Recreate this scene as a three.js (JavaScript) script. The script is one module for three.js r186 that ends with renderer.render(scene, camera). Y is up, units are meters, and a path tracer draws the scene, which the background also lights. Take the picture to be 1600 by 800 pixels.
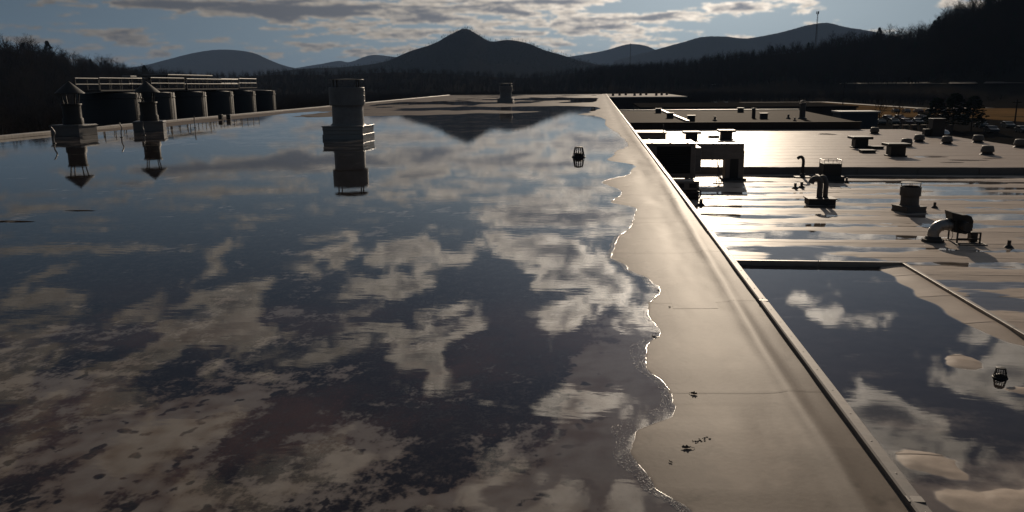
import * as THREE from 'three';
import { mergeGeometries } from 'three/addons/utils/BufferGeometryUtils.js';
import { RoundedBoxGeometry } from 'three/addons/geometries/RoundedBoxGeometry.js';

// ------------------------------------------------------------------ camera, light, exposure
const D2R = Math.PI / 180;
const scene = new THREE.Scene();
const camera = new THREE.PerspectiveCamera(35.49, 2, 0.1, 25000);
camera.position.set(0, 1.7, 0);
camera.rotation.order = 'YXZ';
camera.rotation.set(-12.04 * D2R, 6.2 * D2R, -0.5 * D2R);
const renderer = new THREE.WebGLRenderer({ antialias: true });
renderer.toneMapping = THREE.LinearToneMapping;
renderer.toneMappingExposure = 1.0;
renderer.shadowMap.enabled = true;

const SUN_AZ = 7.4, SUN_EL = 17.5;
const sunDir = new THREE.Vector3(Math.sin(SUN_AZ * D2R) * Math.cos(SUN_EL * D2R), Math.sin(SUN_EL * D2R), -Math.cos(SUN_AZ * D2R) * Math.cos(SUN_EL * D2R));
const sun = new THREE.DirectionalLight(new THREE.Color().setRGB(1, 0.83, 0.64), 3.0);
sun.name = 'sun';
sun.position.copy(sunDir).multiplyScalar(200);
sun.castShadow = true;
Object.assign(sun.shadow.camera, { left: -120, right: 120, top: 120, bottom: -120, near: 1, far: 600 });
sun.shadow.mapSize.set(4096, 4096);
scene.add(sun, sun.target);
scene.fog = new THREE.FogExp2(new THREE.Color().setRGB(0.42, 0.63, 1.0), 5.2e-5);

// ------------------------------------------------------------------ noise
function rng(seed) { let s = seed | 0; return () => { s = (s + 0x6d2b79f5) | 0; let t = Math.imul(s ^ (s >>> 15), 1 | s); t = (t + Math.imul(t ^ (t >>> 7), 61 | t)) ^ t; return ((t ^ (t >>> 14)) >>> 0) / 4294967296; }; }
const PERM = new Uint8Array(512), GX = new Float32Array(256), GY = new Float32Array(256);
{ const r = rng(11), p = [...Array(256).keys()]; for (let i = 255; i > 0; i--) { const j = Math.floor(r() * (i + 1)); [p[i], p[j]] = [p[j], p[i]]; } for (let i = 0; i < 512; i++) PERM[i] = p[i & 255]; for (let i = 0; i < 256; i++) { const a = r() * Math.PI * 2; GX[i] = Math.cos(a); GY[i] = Math.sin(a); } }
function noise(x, y) {
  const fx = Math.floor(x), fy = Math.floor(y), X = fx & 255, Y = fy & 255, u = x - fx, v = y - fy;
  const a = PERM[PERM[X] + Y], b = PERM[PERM[X + 1] + Y], c = PERM[PERM[X] + Y + 1], d = PERM[PERM[X + 1] + Y + 1];
  const s = u * u * u * (u * (u * 6 - 15) + 10), t = v * v * v * (v * (v * 6 - 15) + 10);
  const n0 = GX[a] * u + GY[a] * v, n1 = GX[b] * (u - 1) + GY[b] * v, n2 = GX[c] * u + GY[c] * (v - 1), n3 = GX[d] * (u - 1) + GY[d] * (v - 1);
  return (n0 + (n1 - n0) * s + (n2 + (n3 - n2) * s - n0 - (n1 - n0) * s) * t) * 1.5;
}
function fbm(x, y, o = 4, g = 0.5) { let s = 0, a = 1, n = 0; for (let i = 0; i < o; i++) { s += a * noise(x, y); n += a; a *= g; x = x * 2.03 + 17.1; y = y * 2.03 - 9.3; } return s / n; }
const clamp = (x, a = 0, b = 1) => (x < a ? a : x > b ? b : x);
const sstep = (x, a, b) => { const t = clamp((x - a) / (b - a)); return t * t * (3 - 2 * t); };
const lerp = (a, b, t) => a + (b - a) * t;
const bump = (x, z, cx, cz, rx, rz) => Math.exp(-(((x - cx) / rx) ** 2) - (((z - cz) / rz) ** 2));

// ------------------------------------------------------------------ sky: clear air and a broken cloud deck, [azimuth, elevation, half width, half height, more or less cloud]
const CLOUDS = [
  [-36.4, 3.6, 2.0, 0.15, 0.20], [-32.7, 3.2, 3.6, 0.38, 0.26], [-29.8, 3.3, 2.3, 0.23, 0.20], [-26.1, 3.0, 1.3, 0.15, 0.25], [-31.1, 2.1, 2.6, 0.27, 0.25], [-36.8, 3.0, 2.0, 0.18, 0.15],
  [-27.0, 5.2, 6.8, 0.35, 0.8], [-21.1, 5.0, 5.0, 0.53, 0.85], [-15.3, 4.0, 4.8, 1.01, 0.34], [-10.9, 5.0, 6.6, 0.92, 0.34], [-4.7, 5.4, 3.5, 0.42, 0.30], [-16.6, 2.7, 3.0, 0.51, 0.30],
  [-20.5, 2.0, 2.1, 0.17, 0.20], [-27.1, 3.9, 6.0, 0.48, -0.40], [-33.6, 4.5, 3.9, 0.52, -0.40], [-22.0, 3.1, 1.7, 0.58, -0.25], [-26.1, 1.9, 2.4, 0.33, -0.20],
  [-1.7, 3.9, 3.1, 0.30, 0.62], [1.8, 4.3, 3.0, 0.29, 0.62], [5.2, 4.6, 2.9, 0.29, 0.62], [8.6, 4.9, 3.2, 0.32, 0.62], [11.8, 5.2, 2.4, 0.28, 0.30], [-4.7, 3.3, 3.1, 0.38, 0.30],
  [-0.3, 3.3, 3.5, 0.34, 0.32], [2.7, 5.2, 3.0, 0.50, -0.40], [-6.1, 2.6, 2.2, 0.34, 0.20], [1.4, 2.6, 3.0, 0.21, 0.25], [9.9, 3.7, 3.2, 0.49, -0.40], [16.8, 4.5, 3.3, 0.54, -0.40],
  [9.1, 3.1, 2.8, 0.21, 0.25], [15.4, 4.0, 0.5, 0.16, 0.35], [17.1, 4.1, 0.6, 0.19, 0.35], [15.7, 5.1, 1.1, 0.15, 0.30], [20.1, 4.2, 2.1, 0.57, -0.30], [13.0, 4.0, 2.3, 0.48, -0.30],
  [-20.5, 4.9, 2.6, 0.44, 0.22], [-14.4, 7.0, 3.6, 0.90, 0.30], [-8.9, 4.7, 5.0, 0.72, 0.25], [-2.9, 5.8, 4.5, 1.09, 0.36], [-3.9, 7.7, 3.2, 0.55, 0.28], [-28.1, 6.9, 5.3, 0.42, 0.22],
  [-35.2, 6.3, 5.5, 0.36, 0.18], [-13.6, 9.4, 6.5, 0.91, -0.40], [-30.6, 8.7, 6.9, 1.25, -0.28], [-31.8, 5.1, 3.4, 0.33, 0.10], [-2.9, 9.1, 5.5, 0.82, 1.0], [-17.3, 10.9, 3.2, 1.08, 0.5],
  [-21.4, 12.6, 2.7, 0.71, 0.30], [-8.9, 11.4, 1.4, 0.55, 0.36], [-4.3, 11.5, 2.8, 0.73, 0.45], [-26.7, 12.9, 2.5, 0.69, 0.28], [-11.8, 13.1, 2.8, 0.82, -0.40], [-7.6, 13.9, 2.8, 0.91, -0.35],
  [-4.8, 13.1, 3.3, 0.46, 0.30], [-11.0, 14.8, 3.8, 0.64, 0.25], [1.1, 13.9, 2.3, 0.91, 0.62], [-2.4, 13.9, 2.3, 0.46, 0.35], [-14.6, 13.7, 2.8, 0.63, 0.20], [-17.5, 15.8, 2.8, 0.89, 0.20],
  [-1.5, 16.6, 2.8, 0.54, 0.15], [-20.7, 9.3, 5.3, 0.71, -0.30], [-22.9, 15.4, 2.7, 1.09, -0.20], [-3.9, 18.0, 3.8, 0.90, -0.25],
  [17.5, 14.6, 5.3, 2.51, -0.28], [22.4, 17.3, 4.3, 1.59, -0.2], [20.1, 21.0, 1.4, 0.72, 0.45], [12.1, 14.7, 1.7, 1.74, 0.10], [24.0, 21.3, 4.2, 0.62, 0.25], [15.7, 18.2, 2.4, 1.26, -0.30], [15.5, 13.2, 3.0, 1.1, -0.35],
];
{
  const W = 4096, Hh = 2048, data = new Float32Array(W * Hh * 4);
  for (let row = 0; row < Hh; row++) {
    const el = ((row + 0.5) / Hh - 0.5) * 180, y = Math.sin(el * D2R), ce = Math.cos(el * D2R);
    for (let col = 0; col < W; col++) {
      const lon = ((col + 0.5) / W - 0.5) * 2 * Math.PI, x = Math.cos(lon) * ce, z = Math.sin(lon) * ce, i = (row * W + col) * 4;
      const cs = x * sunDir.x + y * sunDir.y + z * sunDir.z, ang = Math.acos(clamp(cs, -1, 1)) / D2R;
      const up = Math.max(y, 0), hor = Math.exp(-up * 7);
      const glow = Math.exp(-ang / 11), wide = Math.exp(-ang / 18), hot = Math.exp(-ang / 6), dim = 0.19 + 0.81 * Math.exp(-((Math.max(el, 0) / 10.5) ** 2));
      let r = 0.022 + (0.015 + 0.80 * wide + 0.15 * glow) * dim + 0.28 * hot, g = 0.037 + (0.035 + 0.92 * wide + 0.15 * glow) * dim + 0.25 * hot, b = 0.055 + (0.055 + 0.94 * wide + 0.15 * glow) * (0.10 + 0.90 * dim) + 0.2 * hot;
      if (el > -1) {
        const k = 1.75 / (up * 0.5 + 0.085), px = x * k, pz = z * k;
        const wx = fbm(px * 1.2 + 5, pz * 1.2, 3), f = fbm(px * 1.15 + wx * 0.5 + 3.7, pz * lerp(1.6, 0.85, sstep(el, 5, 11)) - wx * 0.4 + 8.2, 7, 0.56);
        let c = 0.45 + 0.035 * sstep(el, 7, 11) + 0.95 * f;
        const az = Math.atan2(x, -z) / D2R;
        if (az > -50 && az < 40 && el < 30) for (const q of CLOUDS) { const da = (az - q[0]) / q[2], de = (el - q[1]) / q[3], e = da * da + de * de; if (e < 7) c += q[4] * Math.exp(-e * 0.9) * 0.62; }
        const a = sstep(c, 0.5, 0.68) * sstep(el, -0.5, 1.5) * 0.97, thick = sstep(c, 0.64, 1.06);
        const rim = (0.05 + 1.3 * wide + 0.7 * glow + 2.4 * hot) * (1 + 0.35 * sstep(el, 6, 13)), core = 0.03 + 0.40 * wide + 0.1 * glow;
        const grain = 1 + 0.5 * fbm(px * 5, pz * 5, 3);
        const lr = lerp(rim * grain, core, thick), lg = lerp(rim * 0.88 * grain, core * 1.03, thick), lb = lerp(rim * 0.74 * grain, core * 1.14, thick);
        r = lerp(r, lr, a); g = lerp(g, lg, a); b = lerp(b, lb, a);
      }
      data[i] = r; data[i + 1] = g; data[i + 2] = b; data[i + 3] = 1;
    }
  }
  const sky = new THREE.DataTexture(data, W, Hh, THREE.RGBAFormat, THREE.FloatType);
  sky.mapping = THREE.EquirectangularReflectionMapping; sky.magFilter = THREE.LinearFilter; sky.needsUpdate = true;
  scene.background = sky; scene.environment = sky;
}

// ------------------------------------------------------------------ helpers
const taken = new Map();
function numbered(n) { const k = taken.get(n) ?? 0; taken.set(n, k + 1); return k ? n + '_' + String(k).padStart(3, '0') : n; }
function tag(o, label, category, group, kind) { o.userData.label = label; if (category) o.userData.category = category; if (group) o.userData.group = group; if (kind) o.userData.kind = kind; return o; }
function thing(name, label, category, pos = [0, 0, 0], turn = 0, group) { const o = new THREE.Group(); o.name = numbered(name); scene.add(o); o.position.set(...pos); o.rotation.y = turn; return tag(o, label, category, group); }
function copy(src, label, pos, turn = 0, group) { const c = src.clone(); c.name = numbered(src.name.replace(/_\d{3}$/, '')); scene.add(c); c.position.set(...pos); c.rotation.y = turn; c.userData = { ...src.userData }; c.userData.label = label; if (group) c.userData.group = group; return c; }
function merge(list) { const g = list.map((q) => { const n = q.index ? q.toNonIndexed() : q; for (const k of Object.keys(n.attributes)) if (!['position', 'normal', 'uv'].includes(k)) n.deleteAttribute(k); return n; }); return g.length > 1 ? mergeGeometries(g) : g[0]; }
function part(name, geos, mat, parent = scene) { const m = new THREE.Mesh(merge([].concat(geos)), mat); m.name = parent === scene ? numbered(name) : name; m.castShadow = m.receiveShadow = true; parent.add(m); return m; }
function struct(name, geos, mat, label) { return tag(part(name, geos, mat), label, undefined, undefined, 'structure'); }
const box = (w, h, d, x = 0, y = 0, z = 0) => new THREE.BoxGeometry(w, h, d).translate(x, y, z);
const rbox = (w, h, d, x = 0, y = 0, z = 0, r = 0.02) => new RoundedBoxGeometry(w, h, d, 2, r).translate(x, y, z);
const cyl = (r0, r1, h, x = 0, y = 0, z = 0, n = 24, open = false) => new THREE.CylinderGeometry(r1, r0, h, n, 1, open).translate(x, y + h / 2, z);
const lathe = (pts, n = 32) => new THREE.LatheGeometry(pts.map((p) => new THREE.Vector2(p[0], p[1])), n);
function tube(pts, r, n = 8, seg = 0) { const c = new THREE.CatmullRomCurve3(pts.map((p) => new THREE.Vector3(...p)), false, 'centripetal'); return new THREE.TubeGeometry(c, seg || pts.length * 6, r, n); }
function bar(a, b, r, n = 6, r2 = r) { const A = new THREE.Vector3(...a), B = new THREE.Vector3(...b), d = B.clone().sub(A), g = new THREE.CylinderGeometry(r2, r, d.length(), n); g.applyQuaternion(new THREE.Quaternion().setFromUnitVectors(new THREE.Vector3(0, 1, 0), d.normalize())); return g.translate((A.x + B.x) / 2, (A.y + B.y) / 2, (A.z + B.z) / 2); }
function extrude(pts, depth, bevel = 0) { const s = new THREE.Shape(pts.map((p) => new THREE.Vector2(p[0], p[1]))); return new THREE.ExtrudeGeometry(s, { depth, bevelEnabled: bevel > 0, bevelSize: bevel, bevelThickness: bevel, bevelSegments: 2, curveSegments: 8 }); }
function prism(foot, y0, y1) { return extrude(foot.map((p) => [p[0], -p[1]]), y1 - y0).rotateX(-Math.PI / 2).translate(0, y0, 0); }   // footprint as [x, z]
const L = (r, g, b) => new THREE.Color().setRGB(r, g, b);
const mat = (c, rough = 0.7, metal = 0, more = {}) => new THREE.MeshPhysicalMaterial({ color: c, roughness: rough, metalness: metal, ...more });
const MATTE = { specularIntensity: 0 };   // soil, foliage, bark: no gloss

// ------------------------------------------------------------------ textures
const enc = (v) => 255 * (v <= 0.0031308 ? 12.92 * v : 1.055 * Math.pow(v, 1 / 2.4) - 0.055);
function colorTex(w, h, x0, x1, z0, z1, fn) {
  const d = new Uint8Array(w * h * 4), c = [0, 0, 0, 1];
  for (let j = 0; j < h; j++) for (let i = 0; i < w; i++) { fn(lerp(x0, x1, (i + 0.5) / w), lerp(z0, z1, (j + 0.5) / h), c); const o = (j * w + i) * 4; d[o] = enc(clamp(c[0])); d[o + 1] = enc(clamp(c[1])); d[o + 2] = enc(clamp(c[2])); d[o + 3] = 255 * clamp(c[3]); }   // alpha: where the surface is bare and glossy rather than under water
  const t = new THREE.DataTexture(d, w, h); t.colorSpace = THREE.SRGBColorSpace; t.magFilter = THREE.LinearFilter; t.needsUpdate = true; t.userData = { x0, x1, z0, z1 };
  return t;
}
function heightTex(n, fn) {   // tiling float height field on the unit square
  const d = new Float32Array(n * n * 4);
  for (let j = 0; j < n; j++) for (let i = 0; i < n; i++) { const v = fn(i / n, j / n), o = (j * n + i) * 4; d[o] = d[o + 1] = d[o + 2] = v; d[o + 3] = 1; }
  const t = new THREE.DataTexture(d, n, n, THREE.RGBAFormat, THREE.FloatType); t.wrapS = t.wrapT = THREE.RepeatWrapping; t.magFilter = THREE.LinearFilter; t.needsUpdate = true; return t;
}
const wrapNoise = (f) => (u, v) => { const a = f(u, v), b = f(u - 1, v), c = f(u, v - 1), d = f(u - 1, v - 1), s = sstep(u, 0.6, 1), t = sstep(v, 0.6, 1); return lerp(lerp(a, b, s), lerp(c, d, s), t); };
const tileGrain = heightTex(512, wrapNoise((u, v) => 0.5 + 0.35 * fbm(u * 30, v * 30, 4, 0.7)));
const tileRipple = heightTex(1024, wrapNoise((u, v) => 0.5 + 0.3 * fbm(u * 9, v * 26, 4, 0.45) + 0.2 * fbm(u * 3 + 40, v * 5, 2)));
const tileMetal = heightTex(256, wrapNoise((u, v) => 0.5 + 0.4 * fbm(u * 12, v * 40, 4, 0.6)));
const rep = (t, u, v) => { const c = t.clone(); c.repeat.set(u, v); c.needsUpdate = true; return c; };
function blotch(base, vary, seed, n = 256, sx = 5, sy = 5) {   // grained, weathered paint or metal
  const t = colorTex(n, n, 0, 1, 0, 1, (x, z, c) => { const f = 1 + vary * (fbm(x * sx + seed, z * sy, 5, 0.62) + 0.5 * fbm(x * sx * 9, z * sy * 3 + seed, 2)); for (let k = 0; k < 3; k++) c[k] = base[k] * f * (1 + 0.12 * k * fbm(x * sx + 9, z * sy + seed, 2) * vary); });
  t.wrapS = t.wrapT = THREE.MirroredRepeatWrapping; return t;
}

// ------------------------------------------------------------------ upper roof: height of the membrane over the water level (y = 0)
const SHORE = [[3, 0.6], [-2.6, 0.46], [-3.02, 0.38], [-3.22, 0.25], [-3.51, 0.17], [-3.74, 0.22], [-3.99, 0.40], [-4.07, 0.42], [-4.35, 0.40], [-4.77, 0.31], [-5.14, 0.33], [-5.43, 0.42], [-6.09, 0.39], [-6.6, 0.51], [-7.05, 0.47], [-7.42, 0.31], [-7.99, 0.14], [-8.85, 0.23], [-10.16, 0.46], [-11.25, 0.53], [-11.8, 0.22], [-12.97, 0.40], [-14.26, 0.08], [-15.87, 0.63], [-17.42, 0.76], [-18.61, 0.22], [-20.37, 0.40], [-23.71, 0.92], [-30.3, 0.90], [-38.2, 0.8], [-200, 0.7]];
function shoreX(z) {
  let i = 0; while (i < SHORE.length - 2 && SHORE[i + 1][0] > z) i++;
  const [z0, a] = SHORE[i], [z1, b] = SHORE[i + 1], t = sstep((z - z0) / (z1 - z0), 0, 1);
  return lerp(a, b, t) + 0.05 * fbm(z * 2.1, 4.5, 4, 0.55) + 0.006 * noise(z * 22, 1.5);
}
const leftX = (z) => -20.9 - 0.05 * (-z - 25);
function upperH(x, z) {
  const s = x - shoreX(z), far = sstep(-z, 20, 46);
  let near = s > 0 ? 0.022 * (1 - Math.exp(-s * 1.7)) : Math.max(0.035 * s, -0.02);
  if (z < -8) near += 0.03 * bump(x, z, -7.7, -9.65, 0.55, 0.13) + 0.03 * bump(x, z, -7.35, -10.6, 0.4, 0.1);
  let h = near;
  if (far > 0) {
    const n = 0.017 * fbm(x * 0.16 + 2, z * 0.075, 4, 0.55), edge = 0.03 * sstep(x, -0.6, 0.9) + 0.03 * sstep(x, leftX(z) + 2.6, leftX(z) + 0.4);
    const o = z > -38 ? lerp(-0.012, -0.0045, sstep(-z, 24, 38)) : lerp(-0.0045, 0.003, sstep(-z, 42, 52));
    const ff = o + n + edge + 0.02 * bump(x, z, -12.2, -27.4, 4, 0.9) + 0.02 * bump(x, z, -18, -29, 2.2, 6) - 0.016 * bump(x, z, -4, -60, 5.5, 5) - 0.02 * bump(x, z, -6, -41, 7, 5) - 0.008 * bump(x, z, -12, -62, 5, 3) - 0.014 * bump(x, z, -3, -100, 7, 9) - 0.012 * bump(x, z, -22, -52, 4, 3) - 0.012 * bump(x, z, -14, -80, 6, 5);
    h = lerp(near, ff, far);
  }
  const w = 1.075 + 0.10 * sstep(-z, 6, 16) + 0.02 * fbm(z * 0.5, 7, 2);
  h += 0.02 * sstep(x, 0.8, 1.2) + (0.010 + 0.006 * fbm(z * 0.35, 3, 2)) * Math.exp(-(((x - w) / 0.05) ** 2)) + 0.005 * sstep(x, 0.3, 0.9) * fbm(x * 3.2, z * 0.9, 3);
  return h;
}
// how much of the membrane the black and rust-brown sediment covers
const wet = [0.235, 0.20, 0.172], dryC = [0.205, 0.168, 0.138];
function upperColor(x, z, c) {
  const s = x - shoreX(z), d = -z;
  const n1 = fbm(x * 0.55 + 3, z * 0.5 + 1, 4, 0.55), n2 = fbm(x * 2.1 - 7, z * 1.8 + 3, 4, 0.6), n3 = noise(x * 38, z * 30), n4 = noise(x * 95, z * 80);
  const n5 = noise(x * 11 + 5, z * 9);
  let b = lerp(0.33, 0.64, sstep(d, 4.0, 7.0)) - 0.50 * bump(x, z, -2.3, -2.9, 0.85, 0.9) - 0.34 * bump(x, z, -2.9, -4.2, 0.9, 0.7) - sstep(d, 19, 26) * 0.45;
  b -= 1.25 * sstep(x + 0.16 * fbm(x * 1.2 + 9, z * 1.4, 4, 0.6), -0.24, -0.06) * (1 - 0.85 * sstep(d, 4.4, 6.2));
  b -= 2 * sstep(s, -0.06, 0.01);
  const D = n1 * 0.75 + n2 * 0.95 + b, w = sstep(D + (n5 * 0.30 + n3 * 0.22 + n4 * 0.16) * sstep(Math.abs(D), 0.75, 0.0), -0.12, 0.26) * (0.80 + 0.20 * sstep(n4 + n3 * 0.8 + n5 * 0.5, -0.7, 0.3));
  const clump = sstep(noise(x * 8.5 + 3, z * 8.5) + 0.45 * noise(x * 21, z * 19 + 4) + 0.35 * n2 + 0.1 * n4, 0.42, 0.56) * (1 - sstep(d, 6, 9)) * (1 - sstep(s, -0.5, -0.15));
  const rust = sstep(fbm(x * 0.9 + 20, z * 0.8, 4) + 0.2 * n5 + 0.18 * n3 + 0.15 * n4, -0.2, 0.5);
  const hh = d > 19 ? upperH(x, z) : 0, film = (1 - sstep(Math.abs(fbm(x * 0.8 + 70, z * 0.7, 4, 0.6)), 0.02, 0.5)) * sstep(n2 + 0.5 * n5, -0.5, 0.4), dry = d > 19 ? sstep(hh, -0.0015, 0.002) : sstep(s, -0.015, 0.02), m = 1 + 0.10 * fbm(x * 1.3 + 8, z * 0.7, 4) + 0.05 * n4 + 0.05 * n3;
  const ring = Math.abs(fbm(x * 1.7 + 3, z * 1.3 + 60, 3) - 0.12), patch = Math.floor((z + 300) / 1.52), pv = ((patch * 7919) % 13) / 13 - 0.5;
  const scuff = dry * (0.13 * pv + 0.30 * sstep(fbm(x * 2.2 + 31, z * 1.5, 4, 0.6), 0.12, 0.4) - 0.30 * sstep(fbm(x * 5, z * 4 + 2, 4, 0.65), 0.15, 0.6) - 0.10 * (1 - sstep(ring, 0.012, 0.04 + 0.02 * n3)) * sstep(s, 0.5, 0.05));
  for (let k = 0; k < 3; k++) {
    const pale = lerp(wet[k], dryC[k], dry) * (m + scuff) * (1 - (1 - dry) * film * [0.34, 0.44, 0.50][k]), dark = lerp([0.016, 0.012, 0.011][k], [0.10, 0.056, 0.042][k], rust * 0.85 * sstep(d, 7.5, 4));
    c[k] = lerp(pale, dark * (1 + 0.3 * n4), Math.max(w, clump * 0.92) * (1 - dry));
  }
  c[3] = dry;
}
const T_near = colorTex(2048, 2048, -10, 1.3, 0.5, -12.5, upperColor);
const T_mid = colorTex(2048, 2048, -24, 1.3, -12.5, -45, upperColor);
const T_far = colorTex(1024, 1024, -28, 1.3, -45, -147, upperColor);
const membrane = (t, rough, su, sv, bs = 0.0008, spec = 0.031) => mat(L(1, 1, 1), rough, 0, { map: t, specularIntensityMap: t, specularIntensity: spec, bumpMap: rep(tileGrain, su, sv), bumpScale: bs });
const M_near = membrane(T_near, 0.5, 11, 13), M_mid = membrane(T_mid, 0.5, 25, 32), M_far = membrane(T_far, 0.5, 29, 100), M_plain = mat(L(...wet), 0.7, 0, { specularIntensity: 0.3 });

// one sheet of roofing: grid over xs and zs, lapped a few millimetres over the next
function sheet(parent, xs, zs, hf, m, lap = 0.0006, lapLen = 0.09, wl = 0) {
  zs = [zs[0] + 0.002, ...zs];
  const nx = xs.length, nz = zs.length, t = m.map?.userData, pos = new Float32Array(nx * nz * 3), uv = new Float32Array(nx * nz * 2), idx = [];
  for (let j = 0; j < nz; j++) for (let i = 0; i < nx; i++) {
    const z = zs[j], x = typeof xs[i] === 'function' ? xs[i](z) : xs[i], o = j * nx + i, q = clamp((zs[0] - z) / lapLen);
    const hq = hf(x, z), lf = wl === null ? 1 : sstep(hq - wl, -0.006, 0.003); pos[o * 3] = x; pos[o * 3 + 1] = hq + lf * (j ? lap * (1 - q * q) : -lap); pos[o * 3 + 2] = z;
    if (!t?.z0 && !t?.x1) { uv[o * 2] = x / 6; uv[o * 2 + 1] = z / 6; } else { uv[o * 2] = (x - t.x0) / (t.x1 - t.x0); uv[o * 2 + 1] = (z - t.z0) / (t.z1 - t.z0); }
    if (i < nx - 1 && j < nz - 1) idx.push(o, o + 1, o + nx, o + 1, o + nx + 1, o + nx);
  }
  const g = new THREE.BufferGeometry();
  g.setAttribute('position', new THREE.BufferAttribute(pos, 3)); g.setAttribute('uv', new THREE.BufferAttribute(uv, 2)); g.setIndex(idx); g.computeVertexNormals();
  const me = new THREE.Mesh(g, m); me.name = 'membrane_sheet'; me.castShadow = me.receiveShadow = true; parent.add(me); return me;
}
function steps(a, b, d) { const n = Math.max(1, Math.ceil(Math.abs(b - a) / d)), o = []; for (let i = 0; i <= n; i++) o.push(lerp(a, b, i / n)); return o; }
const M_silt = mat(L(1, 1, 1), 0.9, 0, { ...MATTE, map: blotch([0.055, 0.044, 0.038], 0.7, 51, 512, 6, 6) });
M_silt.map.repeat.set(0.2, 0.2);
const upperRoof = tag(thing('upper_roof', 'long flat membrane roof under a broad sheet of standing water'), 'long flat membrane roof under a broad sheet of standing water', undefined, undefined, 'structure');
const EDGE = 1.25, END = -146;
sheet(upperRoof, [-18, -10, EDGE], [12, 0.4], () => 0, M_plain);
for (let k = 0; k < 4; k++) sheet(upperRoof, [(z) => leftX(z), -15, -10], steps(0.4 - k * 3.225, 0.4 - (k + 1) * 3.225, 1), () => -0.02, M_silt);
{
  const cuts = [0.4, -2.4, -4.3]; while (cuts.at(-1) > -12.5) cuts.push(Math.max(cuts.at(-1) - 1.9, -12.5)); while (cuts.at(-1) > END + 0.1) cuts.push(Math.max(cuts.at(-1) - 3.05, END));
  for (let k = 0; k < cuts.length - 1; k++) {
    const a = cuts[k], b = cuts[k + 1], dist = Math.max(2.6, -(a + b) / 2), fx = clamp(dist * 0.0042, 0.016, 0.14), fz = a > -2 ? 0.1 : clamp(dist * 0.006, 0.018, 0.45);
    const near = a > -12.4, mid = a > -44.9;
    const lx = near ? steps(-10, -1.2, 0.2).slice(0, -1) : steps(0, 1, mid ? 0.014 : 0.008).slice(0, -1).map((t) => (z) => lerp(leftX(z), -1.2, t));
    sheet(upperRoof, [...lx, ...steps(-1.2, EDGE, fx)], steps(a, b, fz), upperH, near ? M_near : mid ? M_mid : M_far);
  }
}
for (const [x, z, w, l] of [[0.76, -6.35, 0.34, 0.62], [0.7, -10.6, 0.4, 0.5], [0.86, -15.8, 0.3, 0.9]]) {   // welded repair patches
  const zs = steps(z + l / 2, z - l / 2, 0.05); sheet(upperRoof, steps(x - w / 2, x + w / 2, 0.04), zs, (a, b) => upperH(a, b) + 0.0012, M_near, 0, 0.05).name = 'membrane_patch';
}
// ------------------------------------------------------------------ standing water
const waterMat = (su) => new THREE.MeshPhysicalMaterial({ color: L(0.97, 0.975, 0.98), roughness: 0.015, ior: 1.33, transmission: 1, thickness: 0, bumpMap: rep(tileRipple, su, su), bumpScale: 0.00045 });
const M_water = waterMat(1 / 2.6), M_water2 = waterMat(1 / 3.5);
function waterSheet(name, label, foot, y, m) {
  const g = new THREE.ShapeGeometry(new THREE.Shape(foot.map((p) => new THREE.Vector2(p[0], -p[1])))).rotateX(-Math.PI / 2).translate(0, y, 0);
  return struct(name, g, m, label);   // uv is in metres
}
waterSheet('water', 'still rain water mirroring clouds on the upper roof', [[-19.7, 0.3], [1.22, 0.3], [1.22, END + 0.3], [leftX(END) + 0.3, END + 0.3], [leftX(-25) + 0.3, -25]], 0, M_water);
{ // the rounded rim of the water film along the shoreline
  const pts = [];
  for (let z = -2.5; z > -16; z -= 0.02) { let a = -0.3 + shoreX(z), b = 0.35 + shoreX(z); for (let k = 0; k < 18; k++) { const m = (a + b) / 2; if (upperH(m, z) > 0) b = m; else a = m; } pts.push(new THREE.Vector3(a, 0, z)); }
  const N = 7, pos = [], idx = [];
  pts.forEach((p, i) => { const q = pts[Math.min(i + 1, pts.length - 1)], o = pts[Math.max(i - 1, 0)], dx = q.x - o.x, dz = q.z - o.z, l = Math.hypot(dx, dz), ex = -dz / l, ez = dx / l, r = 0.0014 * clamp(0.75 + 1.1 * noise(p.z * 5, 3) + 0.5 * noise(p.z * 23, 6), 0.12, 2) * (1 - p.z * 0.025); for (let k = 0; k < N; k++) { const a = Math.PI * k / (N - 1); pos.push(p.x + ex * r * 1.6 * Math.cos(a), -0.0006 + r * 0.62 * Math.sin(a), p.z + ez * r * 1.6 * Math.cos(a)); if (i && k) { const c = i * N + k; idx.push(c - N - 1, c - 1, c, c - N - 1, c, c - N); } } });
  const g = new THREE.BufferGeometry(); g.setAttribute('position', new THREE.Float32BufferAttribute(pos, 3)); g.setAttribute('uv', new THREE.Float32BufferAttribute(new Float32Array(pos.length / 3 * 2), 2)); g.setIndex(idx); g.computeVertexNormals();
  struct('water_rim', g, new THREE.MeshPhysicalMaterial({ color: L(0.97, 0.97, 0.97), roughness: 0.2, ior: 1.33, transmission: 1, thickness: 0 }), 'rounded rim of the water film along the scalloped shoreline');
}
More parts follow.
